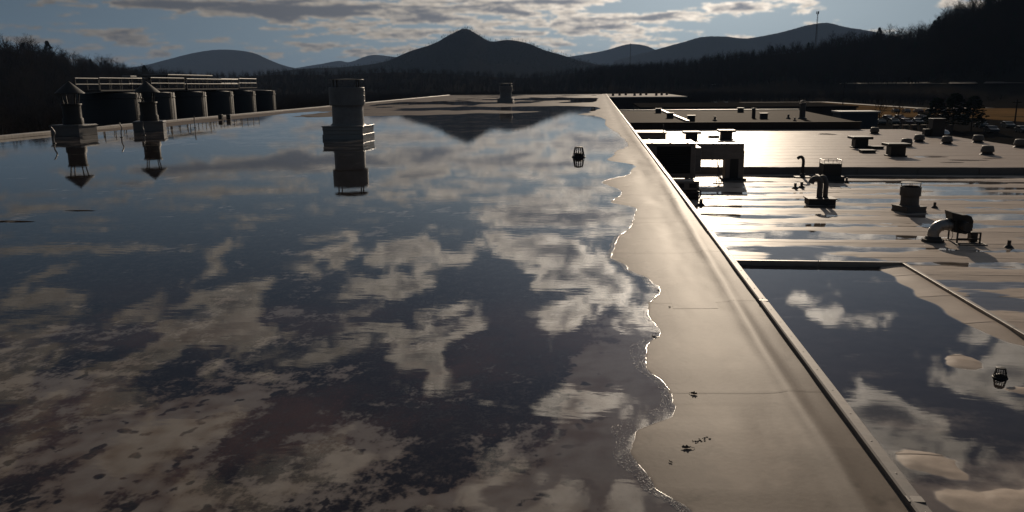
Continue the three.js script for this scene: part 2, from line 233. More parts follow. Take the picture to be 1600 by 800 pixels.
// wet grit along the near shoreline
{
  const r = rng(5), n = 7500, g = new THREE.IcosahedronGeometry(1, 0), im = new THREE.InstancedMesh(g, mat(L(0.33, 0.295, 0.26), 0.38), n), m4 = new THREE.Matrix4(), q = new THREE.Quaternion(), e = new THREE.Euler(), col = new THREE.Color();
  let i = 0;
  while (i < n) {
    const z = -2.7 - 6.5 * Math.pow(r(), 1.5), w = 0.05 + 0.16 * sstep(noise(z * 1.7, 8), -0.2, 0.5) * sstep(-z, 6.5, 3.6), x = shoreX(z) - 0.004 - w * Math.pow(r(), 1.6), s = (0.0009 + 0.0022 * r() * r()) * (1 + -z * 0.06);
    m4.compose(new THREE.Vector3(x, Math.max(upperH(x, z), -0.0003) + s * 0.1, z), q.setFromEuler(e.set((r() - 0.5) * 0.7, r() * 6, (r() - 0.5) * 0.7)), new THREE.Vector3(s, s * 0.4, s));
    const t = 0.6 + 0.7 * r(); im.setColorAt(i, col.setRGB(t, t, t)); im.setMatrixAt(i++, m4);
  }
  im.name = 'shore_grit'; scene.add(tag(im, 'wet grit and fine sand along the scalloped shoreline of the roof water', 'grit', undefined, 'stuff'));
}

// ------------------------------------------------------------------ metal roof edges
const M_edge = mat(L(1, 1, 1), 0.55, 0.2, { map: blotch([0.14, 0.122, 0.108], 0.4, 3, 256, 3, 12) });
const M_edgeWhite = mat(L(1, 1, 1), 0.45, 0.0, { map: blotch([0.44, 0.40, 0.35], 0.3, 7, 256, 3, 8) });
const edgeProfile = [[0, 0.0], [0, 0.062], [0.008, 0.068], [0.062, 0.062], [0.068, 0.056], [0.068, -0.14], [0.062, -0.14], [0.062, 0.0]];
function edging(name, label, a, b, len, m, prof, cover) {
  const root = tag(thing(name, label, undefined), label, undefined, undefined, 'structure'), A = new THREE.Vector2(...a), Bv = new THREE.Vector2(...b), d = Bv.clone().sub(A), n = Math.round(d.length() / len), l = d.length() / n, r = rng(n);
  root.position.set(a[0], 0, a[1]); root.rotation.y = Math.atan2(-d.x, -d.y);
  const g = extrude(prof, l - 0.006).rotateY(Math.PI).scale(-1, 1, 1); { const ix = g.index; if (!ix) { const p = g.attributes; for (const k of ['position', 'normal', 'uv']) { const at = p[k], s = at.itemSize, ar = at.array; for (let f = 0; f < at.count; f += 3) for (let c = 0; c < s; c++) { const t = ar[(f + 1) * s + c]; ar[(f + 1) * s + c] = ar[(f + 2) * s + c]; ar[(f + 2) * s + c] = t; } } } }
  for (let i = 0; i < n; i++) { const me = new THREE.Mesh(g, m); me.name = 'coping_piece'; me.position.set(0.006 * (r() - 0.5), 0.006 * (r() - 0.5), -i * l); me.rotation.set(0.0012 * (r() - 0.5), 0.0016 * (r() - 0.5), 0.05 * (r() - 0.5)); me.castShadow = me.receiveShadow = true; root.add(me); if (cover) { const c = part('joint_cover', cover, m, root); c.position.set(0, 0.0025, -i * l); } }
  return root;
}
edging('roof_edge', 'grey metal gravel stop along the right edge of the upper roof', [EDGE, 3], [EDGE - 0.06, END], 3.04, M_edge, edgeProfile, rbox(0.066, 0.03, 0.05, 0.033, 0.0505, 0, 0.003));
const leftProf = [[0, -0.02], [0, 0.10], [-0.02, 0.115], [-0.30, 0.115], [-0.31, 0.10], [-0.31, -0.25], [-0.30, -0.25], [-0.30, -0.02]].reverse();
{ const g = new THREE.SphereGeometry(0.0055, 10, 6).scale(1, 0.5, 1), root = scene.getObjectByName('roof_edge'); for (let i = 0; i < 46; i++) { const m = new THREE.Mesh(g, M_edge); m.name = 'screw'; m.position.set(0.035, 0.0655, -4.7 - i * 0.32); root.add(m); } }
edging('roof_edge', 'pale metal coping along the left edge of the upper roof', [leftX(6), 6], [leftX(END), END], 3.04, M_edgeWhite, leftProf);
{
  const root = tag(thing('roof_edge', 'pale coping along the far end of the upper roof', undefined, [leftX(END), 0, END]), 'pale coping along the far end of the upper roof', undefined, undefined, 'structure');
  for (let i = 0; i < 9; i++) { const me = part('coping_piece', box(3.01, 0.2, 0.25, 0, 0.0, 0), M_edgeWhite, root); me.position.set(1.5 + i * 3.03, 0, -0.13); }
}

// ------------------------------------------------------------------ buildings under the roofs
const galv = (b, rough, metal, s) => mat(L(1, 1, 1), rough, metal, { map: blotch(b, 0.3, s, 256, 3, 6) });
const M_curb = galv([0.11, 0.102, 0.095], 0.4, 0.1, 32);
const M_wall = mat(L(1, 1, 1), 0.8, 0, { map: blotch([0.16, 0.15, 0.14], 0.25, 2) });
const M_brown = mat(L(1, 1, 1), 0.85, 0, { map: blotch([0.06, 0.048, 0.04], 0.25, 4), specularIntensity: 0.3 });
struct('factory_wall', prism([[-19.5, 12], [1.29, 12], [1.24, END - 0.2], [leftX(END) - 0.2, END - 0.2], [leftX(-25) - 0.2, -25]], -9, -0.15), M_wall, 'long wall under the upper roof');
struct('factory_wall', prism([[1.30, 12], [45, 12], [45, -43.2], [1.30, -43.2]], -9, -3.12), M_wall, 'wall under the lower roof with the pond');
struct('factory_wall', prism([[1.30, -43.25], [28, -43.25], [28, -78.6], [1.30, -78.6]], -9, -2.75), M_wall, 'wall under the middle roof with the small vents');

// ------------------------------------------------------------------ lower roof (water level -3), with the curbed pond
const inPond = (x, z) => x < 8 && z > -21.45;
function lowerH(x, z) {
  let h;
  if (inPond(x, z)) {
    h = -0.022 + 0.010 * fbm(x * 0.6 + 4, z * 0.5, 3);
    const wx = x + 0.45 * fbm(x * 0.8 + 1, z * 0.8 + 7, 4, 0.55), wz = z + 0.45 * fbm(x * 0.8 + 30, z * 0.8, 4, 0.55), e = (cx, cz, rx, rz, a = 0.05) => { h += a * bump(wx, wz, cx, cz, rx, rz); };
    e(6.3, -13.9, 0.32, 0.42); e(6.6, -12.75, 0.35, 0.25, 0.04); e(4.2, -10.0, 0.42, 0.45, 0.05); e(4.75, -8.95, 0.7, 0.35, 0.06); e(6, -8.7, 0.9, 0.3, 0.05);
    h += 0.05 * sstep(x + 0.35 * noise(z * 0.8, 3), 6.9, 7.9) * sstep(z, -14.6, -16) + 0.02 * sstep(x, 7.3, 8) + 0.03 * sstep(x, 1.75 + 0.1 * noise(z, 9), 1.4);
    return -3.04 + h;
  }
  h = 0.0075 + 0.017 * fbm(x * 0.2 + 9, z * 0.8, 4, 0.6) + 0.008 * fbm(x * 0.9, z * 2.9, 4, 0.55) + 0.0035 * noise(x * 1.6 + 7, z * 7) + 0.009 * Math.cos((z + 4) * Math.PI / 1.02 + 0.5);
  const p = (cx, cz, rx, rz, a = 0.03) => { h -= a * bump(x, z, cx, cz, rx, rz); };
  p(6.2, -25.6, 1.7, 0.9); p(5.8, -29.0, 1.4, 0.5, 0.02); p(10.8, -33.3, 1.6, 0.8, 0.022); p(5.4, -22.5, 1.0, 0.7); p(7.0, -22.2, 1.1, 0.5, 0.02); p(15.4, -40, 3, 1.6, 0.022); p(9.2, -25.4, 0.8, 0.3, 0.02); p(7, -35, 1, 0.4, 0.015); p(15.5, -36.5, 2.2, 1.2, 0.02); p(13.6, -29.6, 2.2, 0.9, 0.022); p(8.8, -18.2, 0.9, 0.8, 0.02); p(9.4, -31.6, 0.9, 0.5, 0.02); p(12, -27.5, 1.2, 0.6, 0.016); p(12, -42.4, 6, 0.5, 0.02);
  return -3 + h;
}
function lowerColor(x, z, c) {
  const pond = inPond(x, z), n1 = fbm(x * 0.35 + 40, z * 0.9, 4, 0.55), n2 = fbm(x * 1.6, z * 2.3 + 5, 4, 0.6), n3 = noise(x * 22, z * 20);
  const h = lowerH(x, z) - (pond ? -3.04 : -3), sub = sstep(h, 0.002, -0.004);
  let m = 1 + 0.12 * n1 + 0.12 * n2 + 0.04 * n3;
  c[3] = 1 - sub;
  const silt = pond ? sub * sstep(n1 * 0.8 + n2 * 0.35 + lerp(0.6, -0.1, sstep(z, -13, -9)) + 0.05 * n3, -0.2, 0.35) : sub * 0.6;
  const stain = pond ? 0 : 0.5 * sstep(fbm(x * 0.3 + 60, z * 1.4, 4, 0.6), 0.28, 0.5);
  m *= 1 - 0.35 * stain;
  for (let k = 0; k < 3; k++) c[k] = lerp([0.45, 0.37, 0.305][k] * m * (1 - 0.35 * sub), [0.045, 0.036, 0.032][k] * (1 + 0.5 * n2), silt);
}
const T_low = colorTex(2048, 2048, 1.3, 29, 0.5, -43.4, lowerColor);
const M_low = membrane(T_low, 0.47, 28, 44, 0.0010, 0.08);
const lowerRoof = tag(thing('lower_roof', 'lower pale membrane roof with rows of puddles right of the upper roof'), 'lower pale membrane roof with rows of puddles right of the upper roof', undefined, undefined, 'structure');
for (let z = -4; z > -43.1; z -= 2.04) {
  const b = Math.max(z - 2.04, -43.2), d = -(z + b) / 2, f = clamp(d * 0.003, 0.03, 0.1);
  if (z > -21.4 && b < -21.4) { sheet(lowerRoof, steps(1.37, 45, f), steps(z, -21.43, f), lowerH, M_low, 0.004, 0.12, z > -21.4 ? -3.04 : -3); sheet(lowerRoof, steps(1.37, 45, f), steps(-21.47, b, f * 1.3), lowerH, M_low, 0.004, 0.12, z > -21.4 ? -3.04 : -3); } else {
    sheet(lowerRoof, [...steps(1.37, z > -21 ? 18 : 24, f), ...steps(z > -21 ? 18 : 24, 45, 1).slice(1)], steps(z, b, f * 1.3), lowerH, M_low, 0.004, 0.12, z > -21.4 ? -3.04 : -3);
  }
}
sheet(lowerRoof, [1.37, 20, 45], [12, 4, -4], () => -3.03, M_plain);
waterSheet('water', 'shallow puddles lying in rows on the lower roof', [[1.37, -21.5], [8.02, -21.5], [8.02, -4], [30, -4], [30, -43.1], [1.37, -43.1]], -3, M_water2);
waterSheet('water', 'dark pond inside the low curb on the lower roof', [[1.37, -4], [7.98, -4], [7.98, -21.4], [1.37, -21.4]], -3.04, M_water2);
{
  const cm = mat(L(1, 1, 1), 0.45, 0.2, { map: blotch([0.30, 0.26, 0.22], 0.3, 12, 256, 10, 3) });
  const a = thing('roof_curb', 'low dark curb across the far side of the roof pond', 'curb', [4.7, -3.08, -21.46]);
  for (let i = 0; i < 3; i++) part('curb_piece', rbox(2.22, 0.16, 0.1, -2.2 + i * 2.23, 0.08, 0, 0.012), cm, a);
  const b = thing('roof_curb', 'low pale-topped curb along the right side of the roof pond', 'curb', [8.0, -3.08, -12.7]);
  for (let i = 0; i < 6; i++) part('curb_piece', rbox(0.1, 0.15, 2.91, 0, 0.075, 7.27 - i * 2.92, 0.012), cm, b);
}
// ------------------------------------------------------------------ middle roof, one step higher
function midH(x, z) {
  let h = 0.017 + 0.012 * fbm(x * 0.13 + 70, z * 0.5, 4, 0.55) + 0.012 * fbm(x * 0.6, z * 1.7, 4, 0.6) + 0.004 * noise(x * 0.5, z * 3.1);
  const p = (cx, cz, rx, rz, a = 0.03) => { h -= a * bump(x, z, cx, cz, rx, rz); };
  p(19.5, -49.5, 1.4, 1.0); p(20.6, -47.4, 1.2, 0.5); p(19.2, -46, 1.0, 0.4); p(22.5, -48.6, 1.1, 0.5, 0.025); p(19.5, -72, 1.0, 1.5);
  return -2.62 + h;
}
const T_midroof = colorTex(1024, 1024, 1.3, 29, -43.2, -79, (x, z, c) => { const n = fbm(x * 0.3, z * 0.7, 5, 0.6), n3 = noise(x * 12, z * 9), st = sstep(fbm(x * 0.4 + 9, z * 1.2, 4, 0.6), 0.3, 0.5); for (let k = 0; k < 3; k++) c[k] = [0.43, 0.35, 0.29][k] * (1 + 0.10 * n + 0.04 * n3) * (1 - 0.2 * st); });
const M_midroof = membrane(T_midroof, 0.45, 28, 36, 0.0010, 0.052);
const midRoof = tag(thing('middle_roof', 'pale membrane roof dotted with small vents beyond the step'), 'pale membrane roof dotted with small vents beyond the step', undefined, undefined, 'structure');
for (let z = -43.25; z > -78.5; z -= 2.36) sheet(midRoof, steps(1.37, 28.2, 0.13), steps(z, Math.max(z - 2.36, -78.6), 0.24), midH, M_midroof, 0.005, 0.14, -2.62);
waterSheet('water', 'few small puddles on the middle roof', [[1.4, -43.4], [28.1, -43.4], [28.1, -78.5], [1.4, -78.5]], -2.62, M_water2);
{
  const st = tag(thing('roof_step', 'dark flashing strip where the lower roof meets the middle roof', undefined, [1.37, -3.05, -43.22]), 'dark flashing strip where the lower roof meets the middle roof', undefined, undefined, 'structure');
  for (let i = 0; i < 15; i++) part('flashing_piece', rbox(2.98, 0.43, 0.10, 1.49 + i * 3, 0.215, 0, 0.012), M_curb, st);
}
// far roofs
const M_gravel = mat(L(1, 1, 1), 0.8, 0, { specularIntensity: 0.01, map: colorTex(512, 512, 0, 24, 0, 36, (x, z, c) => { const f = 1 + 0.25 * fbm(x * 0.5, z * 0.4, 5, 0.65) + 0.12 * noise(x * 20, z * 18); c[0] = 0.062 * f; c[1] = 0.045 * f; c[2] = 0.032 * f; }) });
{
  const b = thing('gravel_roof_building', 'brown gravel roofed building behind the middle roof', 'building', [0, 0, 0]);
  part('wall', prism([[1.32, -78.65], [24.3, -78.65], [27.5, -116], [1.32, -116]], -9, -1.98), M_brown, b);
  const g = new THREE.ShapeGeometry(new THREE.Shape([[1.32, 78.7], [24.25, 78.7], [27.4, 115.9], [1.32, 115.9]].map((p) => new THREE.Vector2(...p)))).rotateX(-Math.PI / 2).translate(0, -1.95, 0);
  { const uv = g.attributes.uv; for (let i = 0; i < uv.count; i++) uv.setXY(i, uv.getX(i) / 24, (uv.getY(i) - 78) / 36); }
  part('roof', g, M_gravel, b);
  part('expansion_joint', rbox(0.35, 0.22, 36, 8.55, -1.85, -97.5, 0.03), M_edgeWhite, b);
  part('coping', [box(23, 0.1, 0.3, 12.9, -1.93, -78.75), box(0.3, 0.1, 0.3, 24.2, -1.93, -78.9)], M_brown, b);
  part('coping', box(26, 0.16, 0.5, 14.4, -1.9, -115.8), M_edgeWhite, b);
}
{
  const b = thing('white_roof_building', 'long distant building with a pale roof and small vents', 'building', [0, 0, 0]);
  part('wall', box(27.5, 6.3, 92, 15.2, -5.85, -323), M_brown, b);
  part('roof', box(28, 0.3, 93, 15.2, -2.55, -323), mat(L(0.5, 0.46, 0.42), 0.8, 0, { specularIntensity: 0.02 }), b);
  for (let i = 0; i < 9; i++) part('vent', cyl(0.5, 0.4, 1.0, 5 + i * 2.6, -2.4, -300 - (i % 3) * 9, 10), M_brown, b);
}
{
  const b = thing('dark_factory_hall', 'dark windowless hall beyond the brown gravel roof', 'building', [0, 0, 0]);
  part('wall', box(44, 8.2, 40, 31, -4.9, -175), M_brown, b);
  part('roof', box(44.6, 0.3, 40.6, 31, -0.65, -175), mat(L(0.03, 0.028, 0.026), 0.9, 0, MATTE), b);
  b.position.set(0, -2.6, -20);
}
{
  const b = thing('blue_shed', 'small blue-grey shed at the right end of the brown roof', 'shed', [30.2, -9, -100]);
  part('wall', box(4.2, 7.2, 3.2, 0, 3.6, 0), mat(L(0.04, 0.05, 0.065), 0.7), b);
  part('roof', box(4.6, 0.2, 3.6, 0, 7.3, 0), mat(L(0.2, 0.2, 0.2), 0.5), b);
}

// ------------------------------------------------------------------ ground, fields, road
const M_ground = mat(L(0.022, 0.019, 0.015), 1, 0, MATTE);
{ const g = new THREE.CircleGeometry(8200, 96).rotateX(-Math.PI / 2).translate(0, -9, 0); struct('ground', g, M_ground, 'dark valley ground around the factory'); }
const flat = (pts, y) => new THREE.ShapeGeometry(new THREE.Shape(pts.map((p) => new THREE.Vector2(p[0], -p[1])))).rotateX(-Math.PI / 2).translate(0, y, 0);
function fieldTex(seed) { return colorTex(512, 512, 0, 1, 0, 1, (x, z, c) => { const f = 1 + 0.45 * fbm(x * 7 + seed, z * 9, 5, 0.62), p = sstep(fbm(x * 4 + seed, z * 5 + 3, 3), 0.1, 0.4); c[0] = lerp(0.15, 0.06, p) * f; c[1] = lerp(0.092, 0.045, p) * f; c[2] = lerp(0.042, 0.025, p) * f; }); }
function field(name, label, pts, seed) { const g = flat(pts, -8.98), uv = g.attributes.uv; for (let i = 0; i < uv.count; i++) uv.setXY(i, uv.getX(i) / 160, uv.getY(i) / 160); const t = fieldTex(seed); t.wrapS = t.wrapT = THREE.RepeatWrapping; struct(name, g, mat(L(1, 1, 1), 1, 0, { map: t, ...MATTE }), label); }
field('grass_field', 'dry orange-brown grass field behind the car park', [[72, -262], [98, -262], [128, -345], [122, -470], [88, -470], [72, -350]], 1);
field('grass_field', 'dry orange-brown grass field at the right edge of the view', [[98, -226], [190, -226], [220, -345], [128, -345], [104, -262]], 5);
const M_asphalt = mat(L(1, 1, 1), 0.9, 0, { map: blotch([0.018, 0.017, 0.016], 0.3, 8), ...MATTE }), M_road = mat(L(0.26, 0.23, 0.2), 0.8, 0, { specularIntensity: 0.2 });
struct('road', flat([[80, -474], [124, -474], [130, -350], [220, -350], [260, -340], [260, -345], [222, -356], [135, -356], [129, -480], [80, -480]], -8.95), M_road, 'pale access road along the far side of the fields');
struct('car_park', flat([[52, -262], [110, -262], [118, -160], [62, -140], [45, -200]], -8.96), M_asphalt, 'asphalt car park beyond the middle roof');

// ------------------------------------------------------------------ hills: ridge knots [x, z, height]
function hill(name, label, knots, foot, mt, rough, cols = 220, back = 0.35) {
  const P = knots.map((k) => new THREE.Vector3(k[0], k[2], k[1])), curve = new THREE.CatmullRomCurve3(P, false, 'centripetal'), fr = steps(0, 1, 1 / 26), rows = fr.length + 7, pos = [], idx = [], tops = [];
  for (let i = 0; i <= cols; i++) {
    const p = curve.getPoint(i / cols), D = Math.hypot(p.x, p.z); tops.push(p);
    for (let j = 0; j < rows; j++) {
      const t = j < fr.length ? fr[j] : 1, bk = j < fr.length ? 0 : (j - fr.length + 1) / 7, s = 1 - foot * (1 - t) + back * bk, hgt = p.y + 9;
      const e = t < 1 ? Math.pow(t, 1.35) * (0.8 + 0.2 * t) : 1 - bk;
      const x = p.x * s, z = p.z * s, n = fbm(x * rough.f, z * rough.f, 5, 0.52) * rough.a * Math.sin(Math.PI * clamp(t * 0.96)) + fbm(i * 0.9, j * 0.9, 2) * rough.e * t;
      pos.push(x, -9.3 + hgt * e + n * hgt * 0.5, z);
      if (i < cols && j < rows - 1) { const o = i * rows + j; idx.push(o, o + rows, o + 1, o + 1, o + rows, o + rows + 1); }
    }
  }
  const g = new THREE.BufferGeometry(); g.setAttribute('position', new THREE.Float32BufferAttribute(pos, 3)); g.setAttribute('uv', new THREE.Float32BufferAttribute(new Float32Array(pos.length / 3 * 2), 2)); g.setIndex(idx); g.computeVertexNormals();
  const m = struct(name, g, mt, label);
  return { mesh: m, tops, at(u, t) { const i = Math.round(clamp(u) * cols), j = Math.round(clamp(t) * 26), o = (i * rows + j) * 3; return new THREE.Vector3(pos[o], pos[o + 1], pos[o + 2]); } };
}
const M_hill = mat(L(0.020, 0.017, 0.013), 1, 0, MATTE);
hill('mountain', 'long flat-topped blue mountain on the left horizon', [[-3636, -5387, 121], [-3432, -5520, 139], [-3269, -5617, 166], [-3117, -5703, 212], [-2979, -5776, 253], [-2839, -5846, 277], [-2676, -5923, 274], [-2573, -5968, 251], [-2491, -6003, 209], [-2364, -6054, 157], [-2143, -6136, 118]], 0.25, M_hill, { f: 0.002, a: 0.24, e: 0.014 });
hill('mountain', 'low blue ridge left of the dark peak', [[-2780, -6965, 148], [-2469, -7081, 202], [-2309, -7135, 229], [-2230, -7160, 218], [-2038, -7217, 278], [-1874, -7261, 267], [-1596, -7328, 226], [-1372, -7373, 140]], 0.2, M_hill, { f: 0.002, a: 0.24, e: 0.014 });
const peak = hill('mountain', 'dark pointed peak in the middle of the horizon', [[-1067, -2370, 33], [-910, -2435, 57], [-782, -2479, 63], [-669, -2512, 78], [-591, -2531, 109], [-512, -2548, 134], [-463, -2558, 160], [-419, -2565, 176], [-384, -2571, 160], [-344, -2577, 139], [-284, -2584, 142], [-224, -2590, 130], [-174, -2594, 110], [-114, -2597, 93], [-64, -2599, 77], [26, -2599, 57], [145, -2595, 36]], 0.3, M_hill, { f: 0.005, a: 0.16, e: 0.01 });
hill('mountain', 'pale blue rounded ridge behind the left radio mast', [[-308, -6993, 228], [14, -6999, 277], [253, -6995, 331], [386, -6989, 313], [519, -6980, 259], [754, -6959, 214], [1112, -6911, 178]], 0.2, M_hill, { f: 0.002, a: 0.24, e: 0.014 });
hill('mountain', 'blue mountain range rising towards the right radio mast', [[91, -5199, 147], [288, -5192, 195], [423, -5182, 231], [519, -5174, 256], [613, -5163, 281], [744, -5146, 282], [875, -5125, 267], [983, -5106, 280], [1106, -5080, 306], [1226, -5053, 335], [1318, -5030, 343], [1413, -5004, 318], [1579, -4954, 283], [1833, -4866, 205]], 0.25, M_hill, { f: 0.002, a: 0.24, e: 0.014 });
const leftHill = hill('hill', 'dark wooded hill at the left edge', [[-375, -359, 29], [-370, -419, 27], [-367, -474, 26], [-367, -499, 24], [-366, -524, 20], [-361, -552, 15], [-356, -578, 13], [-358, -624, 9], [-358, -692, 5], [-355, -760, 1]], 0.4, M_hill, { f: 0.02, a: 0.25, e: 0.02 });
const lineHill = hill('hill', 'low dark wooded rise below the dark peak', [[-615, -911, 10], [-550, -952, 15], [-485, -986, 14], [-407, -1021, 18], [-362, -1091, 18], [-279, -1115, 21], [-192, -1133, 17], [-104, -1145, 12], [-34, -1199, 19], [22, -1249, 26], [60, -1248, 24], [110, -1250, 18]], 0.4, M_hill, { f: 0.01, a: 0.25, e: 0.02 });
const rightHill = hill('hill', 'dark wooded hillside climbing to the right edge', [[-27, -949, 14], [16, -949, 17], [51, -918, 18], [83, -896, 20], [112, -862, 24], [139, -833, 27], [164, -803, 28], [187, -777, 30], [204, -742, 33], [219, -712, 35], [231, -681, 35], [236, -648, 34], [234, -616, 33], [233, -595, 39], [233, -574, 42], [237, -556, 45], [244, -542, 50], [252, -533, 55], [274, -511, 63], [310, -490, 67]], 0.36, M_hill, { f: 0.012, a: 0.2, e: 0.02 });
{ // the hillside road, a bench cut along the slope
  const pos = [], idx = [], N = 60; let n = 0;
  for (let i = 0; i <= N; i++) { const u = 0.42 + 0.56 * i / N; let t = 0.2, p; for (t = 0.1; t < 0.9; t += 0.02) { p = rightHill.at(u, t); if (p.y > 0.2) break; } const q = p.clone().multiplyScalar(1 / Math.hypot(p.x, p.z)); pos.push(p.x - q.x * 5, 0.75, p.z - q.z * 5, p.x + q.x * 4, 1.5, p.z + q.z * 4); if (i < N) { idx.push(n, n + 2, n + 1, n + 1, n + 2, n + 3); } n += 2; }
  const g = new THREE.BufferGeometry(); g.setAttribute('position', new THREE.Float32BufferAttribute(pos, 3)); g.setAttribute('uv', new THREE.Float32BufferAttribute(new Float32Array(pos.length / 3 * 2), 2)); g.setIndex(idx); g.computeVertexNormals();
  struct('hillside_road', g, mat(L(0.10, 0.09, 0.08), 0.9, 0, { specularIntensity: 0.1 }), 'pale road running along the foot of the right hillside');
}

// ------------------------------------------------------------------ trees
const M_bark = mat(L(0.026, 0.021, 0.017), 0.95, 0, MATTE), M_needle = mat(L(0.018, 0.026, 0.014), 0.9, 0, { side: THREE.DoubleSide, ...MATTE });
function bareTree(seed, H, depth) {
  const r = rng(seed), trunk = [], twigs = [];
  const grow = (p, dir, len, rad, lvl) => {
    const e = p.clone().addScaledVector(dir, len); (lvl < 2 ? trunk : twigs).push(bar(p.toArray(), e.toArray(), rad, lvl < 2 ? 5 : 3, rad * 0.62));
    if (lvl >= depth) return;
    const n = lvl === 0 ? 6 : 4 + (r() > 0.5);
    for (let i = 0; i < n; i++) {
      const t = lvl === 0 ? 0.35 + 0.65 * (i / (n - 1)) : 0.35 + 0.65 * r(), q = p.clone().addScaledVector(dir, len * t), a = i * 2.4 + r() * 1.2, tilt = (lvl === 0 && i === n - 1 ? 0.15 : 0.5 + 0.4 * r());
      const side = new THREE.Vector3(Math.cos(a), 0, Math.sin(a)), d = dir.clone().multiplyScalar(Math.cos(tilt)).addScaledVector(side, Math.sin(tilt)); d.y += 0.15; d.normalize();
      grow(q, d, len * (0.5 + 0.2 * r()), rad * 0.5 * (1.1 - 0.3 * t), lvl + 1);
    }
  };
  grow(new THREE.Vector3(0, -0.6, 0), new THREE.Vector3(0.03, 1, 0.02).normalize(), H * 0.52, H * 0.022, 0);
  return [merge(trunk), merge(twigs)];
}
function pineTree(seed, H, n, wide = 0.21, round = 1) {
  const r = rng(seed), tufts = [];
  for (let i = 0; i < n; i++) {
    const t = Math.pow(r(), 0.8), y = H * (0.22 + 0.78 * t), R = H * wide * Math.pow(1 - t, round) * (0.55 + 0.6 * r()) + 0.1, a = r() * 6.28, g = new THREE.TetrahedronGeometry(H * (0.028 + 0.03 * r()), 0);
    g.scale(1.7, 0.55, 1).rotateY(-a).translate(Math.cos(a) * R * Math.sqrt(r()), y - R * 0.2, Math.sin(a) * R * Math.sqrt(0.4 + 0.6 * r())); tufts.push(g);
  }
  return [cyl(H * 0.018, H * 0.004, H, 0, -0.5, 0, 6), merge(tufts)];
}
function treeThing(name, label, geos, crownMat, pos, group, sc = 1) { const t = thing(name, label, 'tree', pos, 0, group); part('trunk', geos[0], M_bark, t); part('crown', geos[1], crownMat, t); t.scale.setScalar(sc); return t; }
const bareG = [bareTree(3, 13, 4), bareTree(8, 12, 4), bareTree(21, 14, 4)], pineG = [pineTree(4, 12, 380, 0.30, 0.6), pineTree(9, 10, 380, 0.34, 0.5)];
